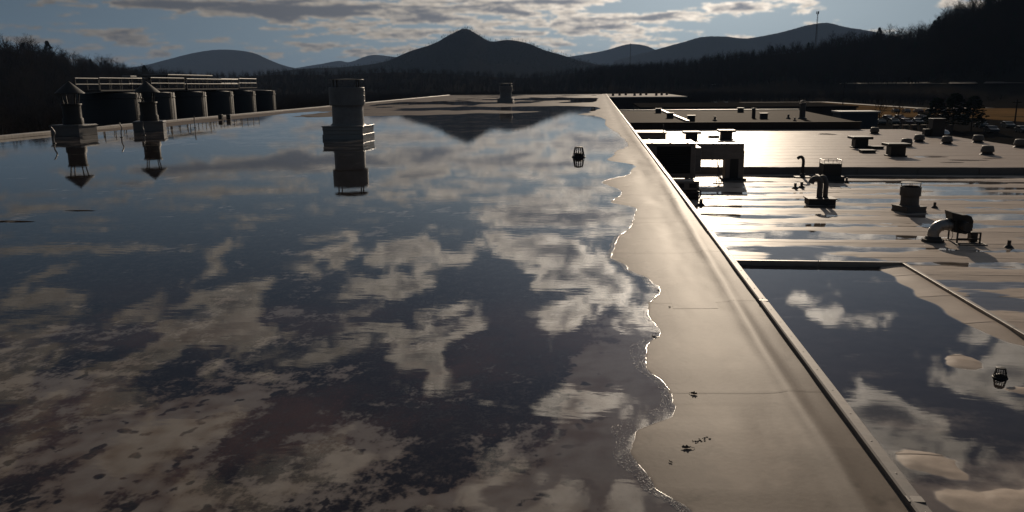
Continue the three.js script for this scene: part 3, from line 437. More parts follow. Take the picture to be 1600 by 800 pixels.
{
  const r = rng(77), wood = (n, hl, u0, u1, t0, t1, s0, s1, nm, label, g, m) => {
    const im = new THREE.InstancedMesh(g, m, n), m4 = new THREE.Matrix4(), q = new THREE.Quaternion(), Y = new THREE.Vector3(0, 1, 0);
    for (let i = 0; i < n; i++) { const p = hl.at(lerp(u0, u1, r()), lerp(t0, t1, Math.pow(r(), 0.7))), D = Math.hypot(p.x, p.z), s = lerp(s0, s1, r()); m4.compose(p.add(new THREE.Vector3((r() - 0.5) * D * 0.012, 0, (r() - 0.5) * D * 0.012)), q.setFromAxisAngle(Y, r() * 6.28), new THREE.Vector3(s, s * (0.8 + 0.4 * r()), s)); im.setMatrixAt(i, m4); }
    im.name = numbered(nm); scene.add(tag(im, label, 'woodland', undefined, 'stuff'));
  };
  const low = bareTree(31, 11, 3), lowG = merge([low[0].clone(), low[1].clone()]), pineL = pineTree(14, 8, 90, 0.34, 0.5), pineLG = merge([pineL[0].clone(), pineL[1].clone()]);
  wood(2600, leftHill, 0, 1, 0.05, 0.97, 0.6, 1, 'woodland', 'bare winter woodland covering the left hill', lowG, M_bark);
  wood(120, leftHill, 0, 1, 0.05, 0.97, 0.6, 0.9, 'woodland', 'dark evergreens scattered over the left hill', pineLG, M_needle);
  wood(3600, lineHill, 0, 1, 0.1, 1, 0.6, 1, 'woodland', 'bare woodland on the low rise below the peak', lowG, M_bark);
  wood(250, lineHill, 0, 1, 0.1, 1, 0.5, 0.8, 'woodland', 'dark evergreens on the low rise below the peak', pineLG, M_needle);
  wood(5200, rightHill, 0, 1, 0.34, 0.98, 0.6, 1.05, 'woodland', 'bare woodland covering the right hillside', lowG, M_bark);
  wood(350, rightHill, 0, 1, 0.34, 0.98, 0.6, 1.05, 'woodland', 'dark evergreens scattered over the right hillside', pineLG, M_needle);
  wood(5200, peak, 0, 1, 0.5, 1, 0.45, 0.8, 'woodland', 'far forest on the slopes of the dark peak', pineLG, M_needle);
  const scrub = (n, pts, label) => {   // brush and small trees on the flat ground, polygon as [x, z]
    const im = new THREE.InstancedMesh(lowG, M_bark, n), m4 = new THREE.Matrix4(), q = new THREE.Quaternion(), Y = new THREE.Vector3(0, 1, 0), xs = pts.map((p) => p[0]), zs = pts.map((p) => p[1]);
    let i = 0; while (i < n) { const x = lerp(Math.min(...xs), Math.max(...xs), r()), z = lerp(Math.min(...zs), Math.max(...zs), r()); let c = false; for (let a = 0, b = pts.length - 1; a < pts.length; b = a++) if ((pts[a][1] > z) !== (pts[b][1] > z) && x < (pts[b][0] - pts[a][0]) * (z - pts[a][1]) / (pts[b][1] - pts[a][1]) + pts[a][0]) c = !c; if (!c) continue; const s = 0.3 + 0.35 * r(); im.setMatrixAt(i++, m4.compose(new THREE.Vector3(x, -9, z), q.setFromAxisAngle(Y, r() * 6.28), new THREE.Vector3(s * 1.3, s, s * 1.3))); }
    im.name = numbered('brush'); scene.add(tag(im, label, 'brush', undefined, 'stuff'));
  };
  scrub(5200, [[-60, -110], [-60, -190], [-260, -880], [-420, -760], [-250, -220]], 'bare winter brush on the dark ground left of the silos');
  scrub(5200, [[-250, -780], [-30, -160], [0, -400], [60, -420], [70, -860], [-150, -900]], 'bare winter brush on the dark ground beyond the upper roof');
  scrub(4200, [[60, -500], [130, -500], [150, -372], [320, -372], [300, -560], [180, -700], [70, -760]], 'bare winter brush between the fields and the right hillside');
  // single trees that stand out along the two near ridges
  const B = bareG.map((g, i) => null), ridge = (hl, u0, u1, n, group, where, pinePart) => {
    for (let i = 0; i < n; i++) {
      const p = hl.at(lerp(u0, u1, (i + 0.15 + 0.7 * r()) / n), 0.98 + 0.02 * r()), pine = r() < pinePart, k = Math.floor(r() * (pine ? 2 : 3));
      const t = treeThing(pine ? 'pine_tree' : 'bare_tree', (pine ? 'dark evergreen tree on the ridge line of ' : 'leafless winter tree on the ridge line of ') + where, pine ? pineG[k] : bareG[k], pine ? M_needle : M_bark, [p.x + (r() - 0.5) * 5, p.y, p.z + (r() - 0.5) * 5], (pine ? 'evergreens along ' : 'bare trees along ') + group, 0.62 + 0.4 * r());
      t.rotation.y = r() * 6.28;
    }
  };
  ridge(leftHill, 0.28, 0.62, 34, 'the left ridge', 'the left hill', 0.2);
  ridge(leftHill, 0.62, 0.95, 30, 'the left ridge', 'the left hill', 0.1);
  ridge(rightHill, 0.62, 0.98, 64, 'the right ridge', 'the right hillside', 0.06);
  ridge(rightHill, 0.3, 0.62, 40, 'the right ridge', 'the right hillside', 0.12);
}
treeThing('pine_tree', 'tallest dark evergreen among the trees behind the car park', pineTree(41, 8.2, 430, 0.42, 0.45), M_needle, [78.5, -9, -190], undefined, 1);
treeThing('pine_tree', 'broad dark evergreen left of the tallest one behind the car park', pineTree(43, 7.2, 430, 0.45, 0.45), M_needle, [75.5, -9, -192]);
treeThing('pine_tree', 'dark evergreen right of the tallest one behind the car park', pineTree(47, 7.6, 430, 0.42, 0.45), M_needle, [81.6, -9, -188]);
treeThing('bare_tree', 'leafless tree at the left end of the car park', bareTree(51, 8, 4), M_bark, [80, -9, -243]);
treeThing('bare_tree', 'smaller leafless tree beside the one at the car park end', bareTree(53, 6.5, 4), M_bark, [83.5, -9, -238]);

// ------------------------------------------------------------------ silos and catwalk left of the roof
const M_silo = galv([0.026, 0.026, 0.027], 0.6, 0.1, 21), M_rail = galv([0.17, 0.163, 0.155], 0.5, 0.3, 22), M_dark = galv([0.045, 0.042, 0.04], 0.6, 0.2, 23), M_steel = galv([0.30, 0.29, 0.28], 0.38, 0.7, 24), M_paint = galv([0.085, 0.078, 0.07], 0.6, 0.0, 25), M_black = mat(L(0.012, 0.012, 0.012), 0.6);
{
  const zs = [-66.6, -72.3, -78.5, -84.7, -90.5, -96.4], where = ['first and nearest', 'second', 'third', 'fourth', 'fifth', 'sixth and farthest'];
  let src;
  zs.forEach((z, i) => {
    const label = where[i] + ' tall dark silo of the row beyond the left roof edge';
    if (src) { copy(src, label, [-42.2, -9, z]); return; }
    src = thing('silo', label, 'silo', [-42.2, -9, z], 0, 'silos in a row beyond the left roof edge');
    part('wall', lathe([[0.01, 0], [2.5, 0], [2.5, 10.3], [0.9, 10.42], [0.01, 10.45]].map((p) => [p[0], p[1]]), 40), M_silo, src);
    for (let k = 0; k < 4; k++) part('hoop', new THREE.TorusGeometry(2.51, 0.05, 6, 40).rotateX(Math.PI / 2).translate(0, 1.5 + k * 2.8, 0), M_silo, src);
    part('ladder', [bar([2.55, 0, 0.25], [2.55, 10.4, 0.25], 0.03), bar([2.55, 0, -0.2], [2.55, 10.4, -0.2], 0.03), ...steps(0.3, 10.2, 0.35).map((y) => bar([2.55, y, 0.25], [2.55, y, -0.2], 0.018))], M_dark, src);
  });
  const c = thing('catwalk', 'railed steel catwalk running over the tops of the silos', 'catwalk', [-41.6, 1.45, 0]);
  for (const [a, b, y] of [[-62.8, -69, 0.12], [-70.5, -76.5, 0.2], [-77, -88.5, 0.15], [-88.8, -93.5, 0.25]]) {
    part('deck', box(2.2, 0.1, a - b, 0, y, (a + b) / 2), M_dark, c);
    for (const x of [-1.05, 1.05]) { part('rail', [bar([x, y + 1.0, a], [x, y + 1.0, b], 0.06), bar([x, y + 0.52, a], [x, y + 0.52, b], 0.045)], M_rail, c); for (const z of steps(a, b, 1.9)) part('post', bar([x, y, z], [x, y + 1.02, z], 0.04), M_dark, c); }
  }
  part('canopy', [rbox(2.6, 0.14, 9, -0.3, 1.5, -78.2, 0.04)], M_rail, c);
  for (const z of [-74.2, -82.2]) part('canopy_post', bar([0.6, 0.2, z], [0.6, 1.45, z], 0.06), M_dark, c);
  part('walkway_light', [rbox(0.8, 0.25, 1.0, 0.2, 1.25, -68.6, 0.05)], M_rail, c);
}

// ------------------------------------------------------------------ vents on the upper roof
const M_ventGrey = galv([0.15, 0.146, 0.14], 0.5, 0.05, 31), M_curbSide = galv([0.2, 0.19, 0.175], 0.32, 0.2, 34), M_vdark = galv([0.024, 0.022, 0.02], 0.55, 0.2, 33);
const vent = thing('exhaust_vent', 'large round exhaust vent on a square stepped curb in the roof water', 'vent', [-8.5, 0, -26.9], 0, 'round exhaust vents on stepped curbs');
{
  for (const [w, h, y] of [[1.40, 0.17, -0.03], [1.36, 0.13, 0.14], [1.38, 0.12, 0.27]]) part('curb', rbox(w, h, w, 0, y + h / 2, 0, 0.012), M_curbSide, vent);
  part('flange', rbox(1.43, 0.035, 1.43, 0, 0.405, 0, 0.012), M_curbSide, vent);
  part('neck', lathe([[0.6, 0.42], [0.53, 0.5], [0.52, 1.06], [0.5, 1.09]], 40), M_ventGrey, vent);
  part('hood', lathe([[0.5, 1.08], [0.595, 1.08], [0.6, 1.1], [0.6, 1.66], [0.585, 1.68], [0.56, 1.68], [0.56, 1.2]], 40), M_ventGrey, vent);
  for (let i = 0; i < 3; i++) part('clamp', rbox(0.04, 0.06, 0.08, 0.605, 1.2 + i * 0.18, 0.05, 0.01), M_steel, vent);
  for (const a of [0.6, 2.2, 3.75, 5.3]) part('post', bar([Math.cos(a) * 0.53, 1.6, Math.sin(a) * 0.53], [Math.cos(a) * 0.53, 1.93, Math.sin(a) * 0.53], 0.022, 8), M_vdark, vent);
  part('rain_cap', lathe([[0.01, 1.945], [0.57, 1.925], [0.58, 1.93], [0.57, 1.945], [0.01, 1.965]], 40), M_vdark, vent);
}
copy(vent, 'distant round exhaust vent near the far end of the upper roof', [-9.6, 0, -83.8]).scale.set(1.16, 0.98, 1.16);
{ const v = copy(vent, 'small round exhaust vent with a wire-topped cap on the lower roof', [11.45, -3, -30.7], 0.35); v.scale.set(0.6, 0.56, 0.6); v.traverse((o) => { if (o.isMesh && o.material !== M_steel) o.material = o.material === M_vdark ? M_vdark : M_paint; }); }
const cone = thing('conical_vent', 'conical capped vent on a box curb nearest the left edge', 'vent', [-19.62, 0, -28.5], 0, 'conical capped vents by the left roof edge');
{
  part('curb', rbox(1.12, 0.42, 1.12, 0, 0.2, 0, 0.02), M_curb, cone);
  part('flashing', rbox(1.18, 0.05, 1.18, 0, 0.36, 0, 0.012), M_curb, cone);
  part('drum', lathe([[0.36, 0.41], [0.36, 0.62], [0.32, 0.66], [0.32, 1.1], [0.36, 1.12], [0.36, 1.17], [0.3, 1.17]], 28), M_vdark, cone);
  for (let i = 0; i < 4; i++) { const a = 0.5 + i * Math.PI / 2; part('strut', bar([Math.cos(a) * 0.26, 1.12, Math.sin(a) * 0.26], [Math.cos(a) * 0.36, 1.62, Math.sin(a) * 0.36], 0.022), M_vdark, cone); }
  part('cap', lathe([[0.5, 1.545], [0.51, 1.56], [0.02, 1.99], [0.005, 1.99]], 28), M_vdark, cone);
  part('cap_underside', lathe([[0.01, 1.62], [0.49, 1.55]], 28), M_vdark, cone);
}
copy(cone, 'conical capped vent in front of the silos, right of its twin', [-18.28, 0, -31.4], 0.4);

function strainer(label, pos, sc = 1) {
  const t = thing('roof_drain', label, 'drain', pos, 0.2, 'domed roof drains');
  part('base_ring', lathe([[0.13, -0.03], [0.165, -0.03], [0.17, 0.0], [0.16, 0.02], [0.13, 0.025]], 28), M_black, t);
  for (let i = 0; i < 14; i++) { const a = i / 14 * 6.2832; part('rib', bar([Math.cos(a) * 0.145, 0.0, Math.sin(a) * 0.145], [Math.cos(a) * 0.095, 0.235, Math.sin(a) * 0.095], 0.009, 5), M_black, t); }
  part('hoop', new THREE.TorusGeometry(0.125, 0.008, 5, 24).rotateX(Math.PI / 2).translate(0, 0.09, 0), M_black, t);
  part('cap', lathe([[0.01, 0.25], [0.085, 0.248], [0.105, 0.235], [0.1, 0.222], [0.01, 0.222]], 24), M_black, t);
  part('debris_core', lathe([[0.12, -0.02], [0.115, 0.05], [0.07, 0.09], [0.005, 0.1]], 16), M_black, t);
  t.scale.setScalar(sc); return t;
}
strainer('black domed drain strainer standing in the upper roof water', [-0.47, 0.0, -19.35]);
strainer('small distant drain strainer near the far end of the roof water', [-0.38, 0, -54.5], 1.1);
strainer('black drain strainer standing in the lower roof pond', [6.58, -3.04, -13.15], 0.7);
const rod = (label, pos, turn) => { const t = thing('bent_rod', label, 'rod', pos, turn, undefined); part('shaft', tube([[0, -0.02, 0], [0, 0.2, 0], [0.05, 0.34, 0], [-0.04, 0.52, 0]], 0.022, 7), M_rail, t); part('foot', cyl(0.06, 0.05, 0.03, 0, -0.01, 0, 12), M_dark, t); return t; };
rod('short bent metal rod in front of the nearest conical vent', [-17.4, 0, -24.2], 0.3);
rod('short bent metal rod between the two conical vents', [-16.95, 0, -27.2], 1.2);
rod('short bent metal rod in front of the right conical vent', [-16.8, 0, -28.4], 2.6);
rod('short bent metal rod right of the right conical vent', [-17.6, 0, -33.8], 2.2);
{ const a = thing('junction_box', 'left one of two small dark boxes at the left roof edge', 'box', [-20.6, 0.0, -42.5]); part('case', rbox(0.22, 0.28, 0.2, 0, 0.15, 0, 0.02), M_black, a); part('conduit', bar([0, -0.02, 0.1], [0, -0.02, -0.7], 0.025), M_dark, a); copy(a, 'right one of two small dark boxes at the left roof edge', [-20.1, 0, -42.4], 0.2); }
// litter on the dry strip
function leaf(label, x, z, s, turn, curl = 1) {
  const g = new THREE.PlaneGeometry(2, 2, 12, 6), p = g.attributes.position;
  for (let i = 0; i < p.count; i++) { const u = p.getX(i), v = p.getY(i), w = 0.52 * Math.pow(1 - u * u * 0.97, 0.6) * (1 + 0.18 * Math.sin(u * 9)), q = v * w; p.setXYZ(i, u, curl * (1.5 * q * q + 0.22 * u * u + 0.25 * q * u) + 0.07 * noise(u * 3 + turn, q * 4), q); }
  g.scale(s, s, s); g.computeVertexNormals(); g.computeBoundingBox(); g.translate(0, -g.boundingBox.min.y + 0.0005, 0);
  const t = thing('dead_leaf', label, 'leaf', [x, upperH(x, z) + 0.001, z], turn), m = mat(L(0.07, 0.045, 0.03), 0.6, 0, { side: THREE.DoubleSide });
  part('blade', g, m, t); part('stalk', tube([[s * 0.7, 0.002, 0], [s * 1.1, 0.006, s * 0.2], [s * 1.5, 0.002, s * 0.1]], 0.0012, 5), m, t);
}
leaf('curled dark leaf at the tip of the shoreline', 0.40, -5.33, 0.019, 0.2, 0.8);
leaf('curled brown leaf on the dry strip with its stalk to the left', 0.55, -4.29, 0.020, 2.7, 1.3);
leaf('long folded leaf lying on the dry strip nearest the viewer', 0.435, -3.59, 0.026, 0.1, 0.7);
leaf('tiny dark leaf on the dry strip above the shoreline tip', 0.565, -6.08, 0.013, 1, 1);
leaf('tiny leaf beside the upper shoreline bay', 0.52, -6.62, 0.013, 2, 1);
leaf('small dark leaf fragment low on the dry strip', 0.35, -3.44, 0.010, 2.3, 0.7);
{ const r = rng(9), gs = []; for (let i = 0; i < 22; i++) { const s = 0.002 + 0.004 * r() * r(), a = r() * 0.6, x = 0.50 + 0.05 * a + (r() - 0.5) * 0.09, z = -3.68 - (x - 0.5) * 0.6 + (r() - 0.5) * 0.05; gs.push(new THREE.IcosahedronGeometry(s, 0).scale(1.6, 0.5, 1).translate(x, upperH(x, z) + s * 0.3, z)); } tag(part('dirt_specks', gs, mat(L(0.03, 0.022, 0.018), 0.9)), 'dark specks of dirt scattered beside the folded leaf', 'dirt', undefined, 'stuff'); }

// ------------------------------------------------------------------ plant on the lower roof
const M_unit = galv([0.17, 0.15, 0.135], 0.5, 0.1, 41), M_lid = galv([0.36, 0.31, 0.27], 0.5, 0.1, 42);
{
  const t = thing('rooftop_air_unit', 'big air handling unit with a dark louvre and a duct arm on the lower roof', 'air unit', [0, -3, 0]);
  part('cabinet', [rbox(2.28, 1.5, 2.4, 3.12, 1.36, -37.2, 0.03)], M_unit, t);
  part('lid', [rbox(2.36, 0.06, 2.5, 3.12, 2.12, -37.2, 0.02)], M_lid, t);
  for (const x of [2.35, 3.15, 3.9]) part('lid_seam', box(0.05, 0.035, 2.46, x, 2.16, -37.2), M_lid, t);
  const f = part('louvre', [box(1.5, 1.2, 0.03, 3.3, 1.42, -36.0)], M_black, t);
  for (let i = 0; i < 12; i++) { const s = part('slat', box(1.46, 0.012, 0.07, 0, 0, 0).rotateX(0.6), M_black, f); s.position.set(3.3, 0.86 + i * 0.1, -35.965); }
  part('louvre_frame', [box(0.06, 1.3, 0.06, 2.53, 1.42, -35.98), box(0.06, 1.3, 0.06, 4.07, 1.42, -35.98), box(1.6, 0.06, 0.06, 3.3, 2.05, -35.98), box(1.6, 0.06, 0.06, 3.3, 0.79, -35.98)], M_unit, t);
  for (const [x, z] of [[2.2, -36.2], [4.1, -36.2], [2.2, -38.2], [4.1, -38.2], [3.2, -36.2]]) part('leg', [box(0.1, 0.66, 0.1, x, 0.33, z), box(0.3, 0.06, 0.3, x, 0.0, z)], M_dark, t);
  part('brace', [bar([3.2, 0.1, -36.2], [4.05, 0.62, -36.2], 0.04), bar([4.15, 0.62, -36.2], [4.5, 0.02, -36.4], 0.04)], M_dark, t);
  part('plenum', [rbox(2.9, 1.15, 2.9, 3.35, 1.2, -39.85, 0.03)], M_unit, t);
  part('duct', [rbox(3.0, 0.8, 0.95, 5.6, 1.42, -40.85, 0.06)], M_unit, t);
  for (const x of [4.9, 5.6, 6.25]) part('duct_rib', [box(0.04, 0.84, 0.99, x, 1.42, -40.85)], M_unit, t);
  part('duct_leg', [rbox(0.9, 1.5, 0.9, 6.68, 0.72, -40.85, 0.04)], M_unit, t);
  part('duct_panel', [box(0.4, 0.95, 0.03, 6.66, 0.6, -40.39)], M_black, t);
  part('duct_curb', [rbox(1.15, 0.14, 1.15, 6.68, 0.05, -40.85, 0.02)], M_dark, t);
  for (const [a, b] of [[[4.70, 0, -39.4], [4.70, 1.1, -40.5]], [[5.62, 0, -39.0], [5.95, 1.05, -40.4]], [[5.92, 0, -39.2], [5.80, 1.05, -40.4]], [[5.74, 0, -38.8], [5.82, 1.05, -40.4]]]) part('tie_rod', bar(a, b, 0.018), M_dark, t);
  part('rod_foot', [box(0.5, 0.05, 0.12, 5.72, 0.03, -38.95), box(0.2, 0.05, 0.12, 4.7, 0.03, -39.4)], M_dark, t);
}
{
  const t = thing('condensing_unit', 'small dark condensing unit on a frame below the big air unit', 'condenser', [3.55, -3, -33.7]);
  part('frame', [box(1.2, 0.08, 0.08, 0, 0.34, 0.42), box(1.2, 0.08, 0.08, 0, 0.34, -0.42), box(0.08, 0.36, 0.08, -0.55, 0.17, 0.42), box(0.08, 0.36, 0.08, 0.52, 0.17, 0.42), box(0.08, 0.36, 0.08, 0.52, 0.17, -0.42), box(0.08, 0.36, 0.08, -0.55, 0.17, -0.42)], M_dark, t);
  part('case', [rbox(1.15, 0.36, 0.9, 0, 0.62, 0, 0.03)], M_unit, t);
  part('pump', [new THREE.CylinderGeometry(0.15, 0.15, 0.5, 16).rotateZ(Math.PI / 2).translate(0.25, 0.17, 0.2)], M_dark, t);
  part('pipe', [tube([[0.5, 0.5, 0.46], [0.62, 0.4, 0.5], [0.6, 0.15, 0.5], [0.4, 0.05, 0.5]], 0.03)], M_dark, t);
  part('grille', [box(0.42, 0.18, 0.03, -0.25, 0.62, 0.455), box(0.3, 0.18, 0.03, 0.32, 0.62, 0.455)], M_black, t);
}
{
  const t = thing('flat_roof_unit', 'low flat-topped unit half hidden behind the roof edge', 'air unit', [2.65, -2.62, -47]);
  part('cabinet', rbox(2.2, 1.6, 2.0, 0, 0.8, 0, 0.03), M_unit, t); part('lid', rbox(2.34, 0.08, 2.2, 0, 1.64, 0, 0.02), M_lid, t);
  part('door', [rbox(0.8, 1.2, 0.04, 0.5, 0.75, 1.01, 0.01)], M_dark, t); part('aerial', [bar([0.95, 1.6, 1.05], [0.95, 2.1, 1.05], 0.03)], M_dark, t);
}
{
  const t = thing('gooseneck_pipes', 'pair of hooked gooseneck pipes on a shared curb', 'pipes', [8.75, -3, -32.55]);
  part('curb', rbox(1.02, 0.24, 0.75, 0, 0.11, 0, 0.02), M_dark, t); part('curb_cap', rbox(1.1, 0.05, 0.82, 0, 0.235, 0, 0.012), M_paint, t);
  part('pipe', tube([[-0.05, 0.2, 0.05], [-0.05, 0.5, 0.05], [-0.05, 0.78, 0.05], [-0.1, 0.95, 0.06], [-0.24, 1.02, 0.08], [-0.38, 0.94, 0.1], [-0.41, 0.82, 0.1]], 0.11, 18, 50), M_paint, t);
  part('pipe', tube([[0.2, 0.2, -0.05], [0.2, 0.5, -0.05], [0.2, 0.8, -0.05], [0.17, 0.95, -0.12], [0.12, 1.03, -0.24], [0.08, 0.98, -0.38], [0.06, 0.85, -0.42]], 0.095, 18, 50), M_paint, t);
  part('collar', [new THREE.TorusGeometry(0.115, 0.02, 8, 24).rotateX(Math.PI / 2).translate(-0.05, 0.27, 0.05), new THREE.TorusGeometry(0.1, 0.02, 8, 24).rotateX(Math.PI / 2).translate(0.2, 0.27, -0.05)], M_dark, t);
}
{
  const t = thing('gooseneck_pipe', 'single thin hooked vent pipe by the roof step', 'pipe', [10.3, -3, -41.85]);
  part('pipe', tube([[0, 0, 0], [0, 0.5, 0], [0, 0.85, 0], [-0.05, 1.0, 0], [-0.17, 1.05, 0.02], [-0.3, 0.97, 0.04]], 0.075, 16, 40), M_vdark, t); part('base_plate', rbox(0.75, 0.06, 0.6, 0, 0.03, 0, 0.015), M_dark, t); part('boot', cyl(0.15, 0.09, 0.16, 0, 0.05, 0, 20), M_dark, t);
}
{
  const t = thing('square_vent', 'square dark vent with a wire guard on top beside the roof step', 'vent', [11.37, -3, -40.9]);
  part('curb', rbox(1.12, 0.24, 1.12, 0, 0.1, 0, 0.02), M_dark, t); part('body', rbox(0.86, 0.66, 0.86, 0, 0.5, 0, 0.02), M_vdark, t); part('throat', box(0.7, 0.02, 0.7, 0, 0.832, 0), M_black, t);
  const ps = [[-0.41, -0.41], [0.41, -0.41], [0.41, 0.41], [-0.41, 0.41], [0, 0.41], [0, -0.41]];
  for (const [x, z] of ps) part('guard_post', bar([x, 0.82, z], [x, 1.0, z], 0.012), M_steel, t);
  part('guard_rail', [bar([-0.41, 1.0, -0.41], [0.41, 1.0, -0.41], 0.012), bar([0.41, 1.0, -0.41], [0.41, 1.0, 0.41], 0.012), bar([0.41, 1.0, 0.41], [-0.41, 1.0, 0.41], 0.012), bar([-0.41, 1.0, 0.41], [-0.41, 1.0, -0.41], 0.012)], M_steel, t);
}
{
  const t = thing('blower_fan', 'blower fan with a curved shiny duct and a steel stand', 'fan', [10.0, -3, -24.75]);
  part('duct_base', [cyl(0.32, 0.3, 0.1, 0, 0, 0, 24), cyl(0.24, 0.2, 0.08, 0, 0.1, 0, 24)], M_dark, t);
  part('elbow_duct', tube([[0, 0.12, 0], [0.0, 0.28, 0], [0.06, 0.42, 0], [0.18, 0.5, 0], [0.34, 0.53, 0], [0.52, 0.53, 0]], 0.165, 22, 40), M_steel, t);
  for (const [x, y, a] of [[0.03, 0.36, 0.35], [0.17, 0.49, 1.0], [0.36, 0.53, 1.5]]) part('duct_seam', new THREE.TorusGeometry(0.168, 0.012, 6, 24).rotateX(Math.PI / 2).rotateZ(-a).translate(x, y, 0), M_steel, t);
  part('housing', extrude([[0.5, 0.36], [0.82, 0.30], [0.94, 0.36], [0.98, 0.5], [0.98, 0.68], [0.92, 0.8], [0.8, 0.84], [0.5, 0.84]], 0.42, 0.02).translate(0, 0, -0.21), M_vdark, t);
  part('discharge_hood', extrude([[0.36, 0.93], [0.42, 0.7], [0.6, 0.72], [0.72, 0.84]], 0.5, 0.01).translate(0, 0, -0.25), M_vdark, t);
  part('motor', new THREE.CylinderGeometry(0.13, 0.13, 0.34, 20).rotateX(Math.PI / 2).translate(0.72, 0.55, 0.38), M_dark, t);
  const bars = [[[0.5, 0.02, 0.3], [1.3, 0.02, 0.3]], [[0.5, 0.02, -0.3], [1.3, 0.02, -0.3]], [[0.55, 0.34, 0.3], [1.2, 0.34, 0.3]], [[0.55, 0.34, -0.3], [1.2, 0.34, -0.3]], [[0.55, 0.16, 0.3], [1.22, 0.16, 0.3]], [[0.52, 0.02, 0.55], [0.52, 0.02, -0.3]], [[1.3, 0.02, 0.55], [1.3, 0.02, -0.3]], [[0.52, 0.02, 0.55], [1.3, 0.02, 0.55]]];
  for (const [a, b] of bars) part('stand_rail', bar(a, b, 0.022), M_dark, t);
  for (const [x, z] of [[0.56, 0.3], [1.2, 0.3], [0.56, -0.3], [1.2, -0.3]]) part('stand_leg', bar([x, 0.0, z], [x, 0.36, z], 0.026), M_dark, t);
  part('counterweight', [rbox(0.2, 0.3, 0.26, 1.12, 0.18, 0.0, 0.03)], M_dark, t);
  part('cable', tube([[0.42, 0.4, 0.18], [0.46, 0.26, 0.22], [0.4, 0.14, 0.26], [0.26, 0.1, 0.26], [0.14, 0.14, 0.25]], 0.009, 5), M_black, t);
}
const stub = (label, x, y, z, s = 1) => { const t = thing('pipe_stub', label, 'pipe stub', [x, y, z]); part('flashing', cyl(0.13 * s, 0.07 * s, 0.07 * s, 0, 0, 0, 16), M_dark, t); part('pipe', cyl(0.05 * s, 0.05 * s, 0.16 * s, 0, 0.05 * s, 0, 12), M_dark, t); return t; };
stub('small pipe stub right of the round vent on the lower roof', 12.75, -2.99, -31.7);
stub('small pipe stub right of the blower fan', 11.8, -2.99, -24.0);
stub('small pipe stub right of the square vent', 11.9, -2.99, -39.9);
stub('small dark pipe stub left of the gooseneck pair', 8.9, -2.99, -37.3, 1.2);
stub('second dark pipe stub just left of the gooseneck pair', 9.25, -2.99, -37.6, 1.3);
stub('tiny pipe stub next to the long roof edge below the air unit', 4.05, -2.99, -31.9, 1.2);

// ------------------------------------------------------------------ vents on the middle roof
{
  const t = thing('flat_cap_vent', 'flat-capped vent directly behind the big air unit', 'vent', [7.03, -2.62, -62.6], 0, 'flat-capped vents on the middle roof');
  part('stem', rbox(0.84, 0.62, 0.84, 0, 0.31, 0, 0.02), M_vdark, t); part('cap', rbox(1.3, 0.17, 1.3, 0, 0.7, 0, 0.03), M_vdark, t); part('curb', rbox(1.0, 0.12, 1.0, 0, 0.04, 0, 0.02), M_vdark, t);
  copy(t, 'flat-capped vent right of the air unit duct', [9.93, -2.62, -64.7]); copy(t, 'flat-capped vent among the small domes, farther of the right pair', [17.45, -2.62, -56.3]); copy(t, 'flat-capped vent among the small domes, nearer of the right pair', [17.56, -2.62, -49.9]);
  const h = thing('roof_hatch', 'low dark hatch left of the flat-capped vent', 'hatch', [9.3, -2.62, -67]); part('frame', rbox(0.8, 0.16, 0.7, 0, 0.08, 0, 0.02), M_vdark, h); part('lid', rbox(0.86, 0.05, 0.76, 0, 0.18, 0, 0.015), M_vdark, h);
  copy(h, 'low dark hatch by the farther right flat-capped vent', [18.2, -2.62, -55.4]); copy(h, 'low dark hatch by the nearer right flat-capped vent', [16.7, -2.62, -52.3]);
}
{
  const t = thing('dome_vent', 'small dome vent farthest left of the group of domes', 'vent', [23.35, -2.62, -71.7], 0, 'small dome vents on the middle roof');
  part('skirt', lathe([[0.4, 0], [0.4, 0.04], [0.3, 0.1], [0.28, 0.22]], 24), M_dark, t);
  part('dome', lathe([[0.27, 0.16], [0.37, 0.2], [0.38, 0.24], [0.32, 0.5], [0.28, 0.56], [0.005, 0.585]], 28), M_paint, t);
  for (const [x, z, l] of [[20.85, -57.4, 'just behind the nearer flat-capped vent'], [23.27, -61.7, 'in the middle between two dome vents'], [24.41, -59.75, 'in front of the tall box stack'], [27.03, -60.98, 'near the right rim of the middle roof'], [23.13, -50.84, 'nearest the viewer, by the right puddles'], [27.7, -56.5, 'cut off by the right side of the view']]) copy(t, 'small dome vent ' + l, [x, -2.62, z]);
}
{
  const t = thing('box_stack', 'tall dark box-shaped stack at the far right corner of the middle roof', 'stack', [26.95, -2.62, -68.2]);
  part('body', rbox(0.95, 1.4, 0.95, 0, 0.7, 0, 0.03), M_vdark, t); part('side_box', rbox(0.5, 0.62, 0.6, -0.7, 0.31, 0, 0.02), M_vdark, t); part('cap', rbox(1.02, 0.06, 1.02, 0, 1.42, 0, 0.02), M_vdark, t);
  const h = thing('metal_hood', 'small shiny metal hood glinting beside the box stack', 'hood', [27.75, -2.62, -68.6]); part('shell', new THREE.SphereGeometry(0.36, 24, 12, 0, 6.2832, 0, 1.57).scale(1.1, 0.9, 1).translate(0, 0.2, 0), mat(L(0.7, 0.68, 0.66), 0.22, 1), h); part('base', cyl(0.34, 0.36, 0.22, 0, 0, 0, 20), M_steel, h);
}
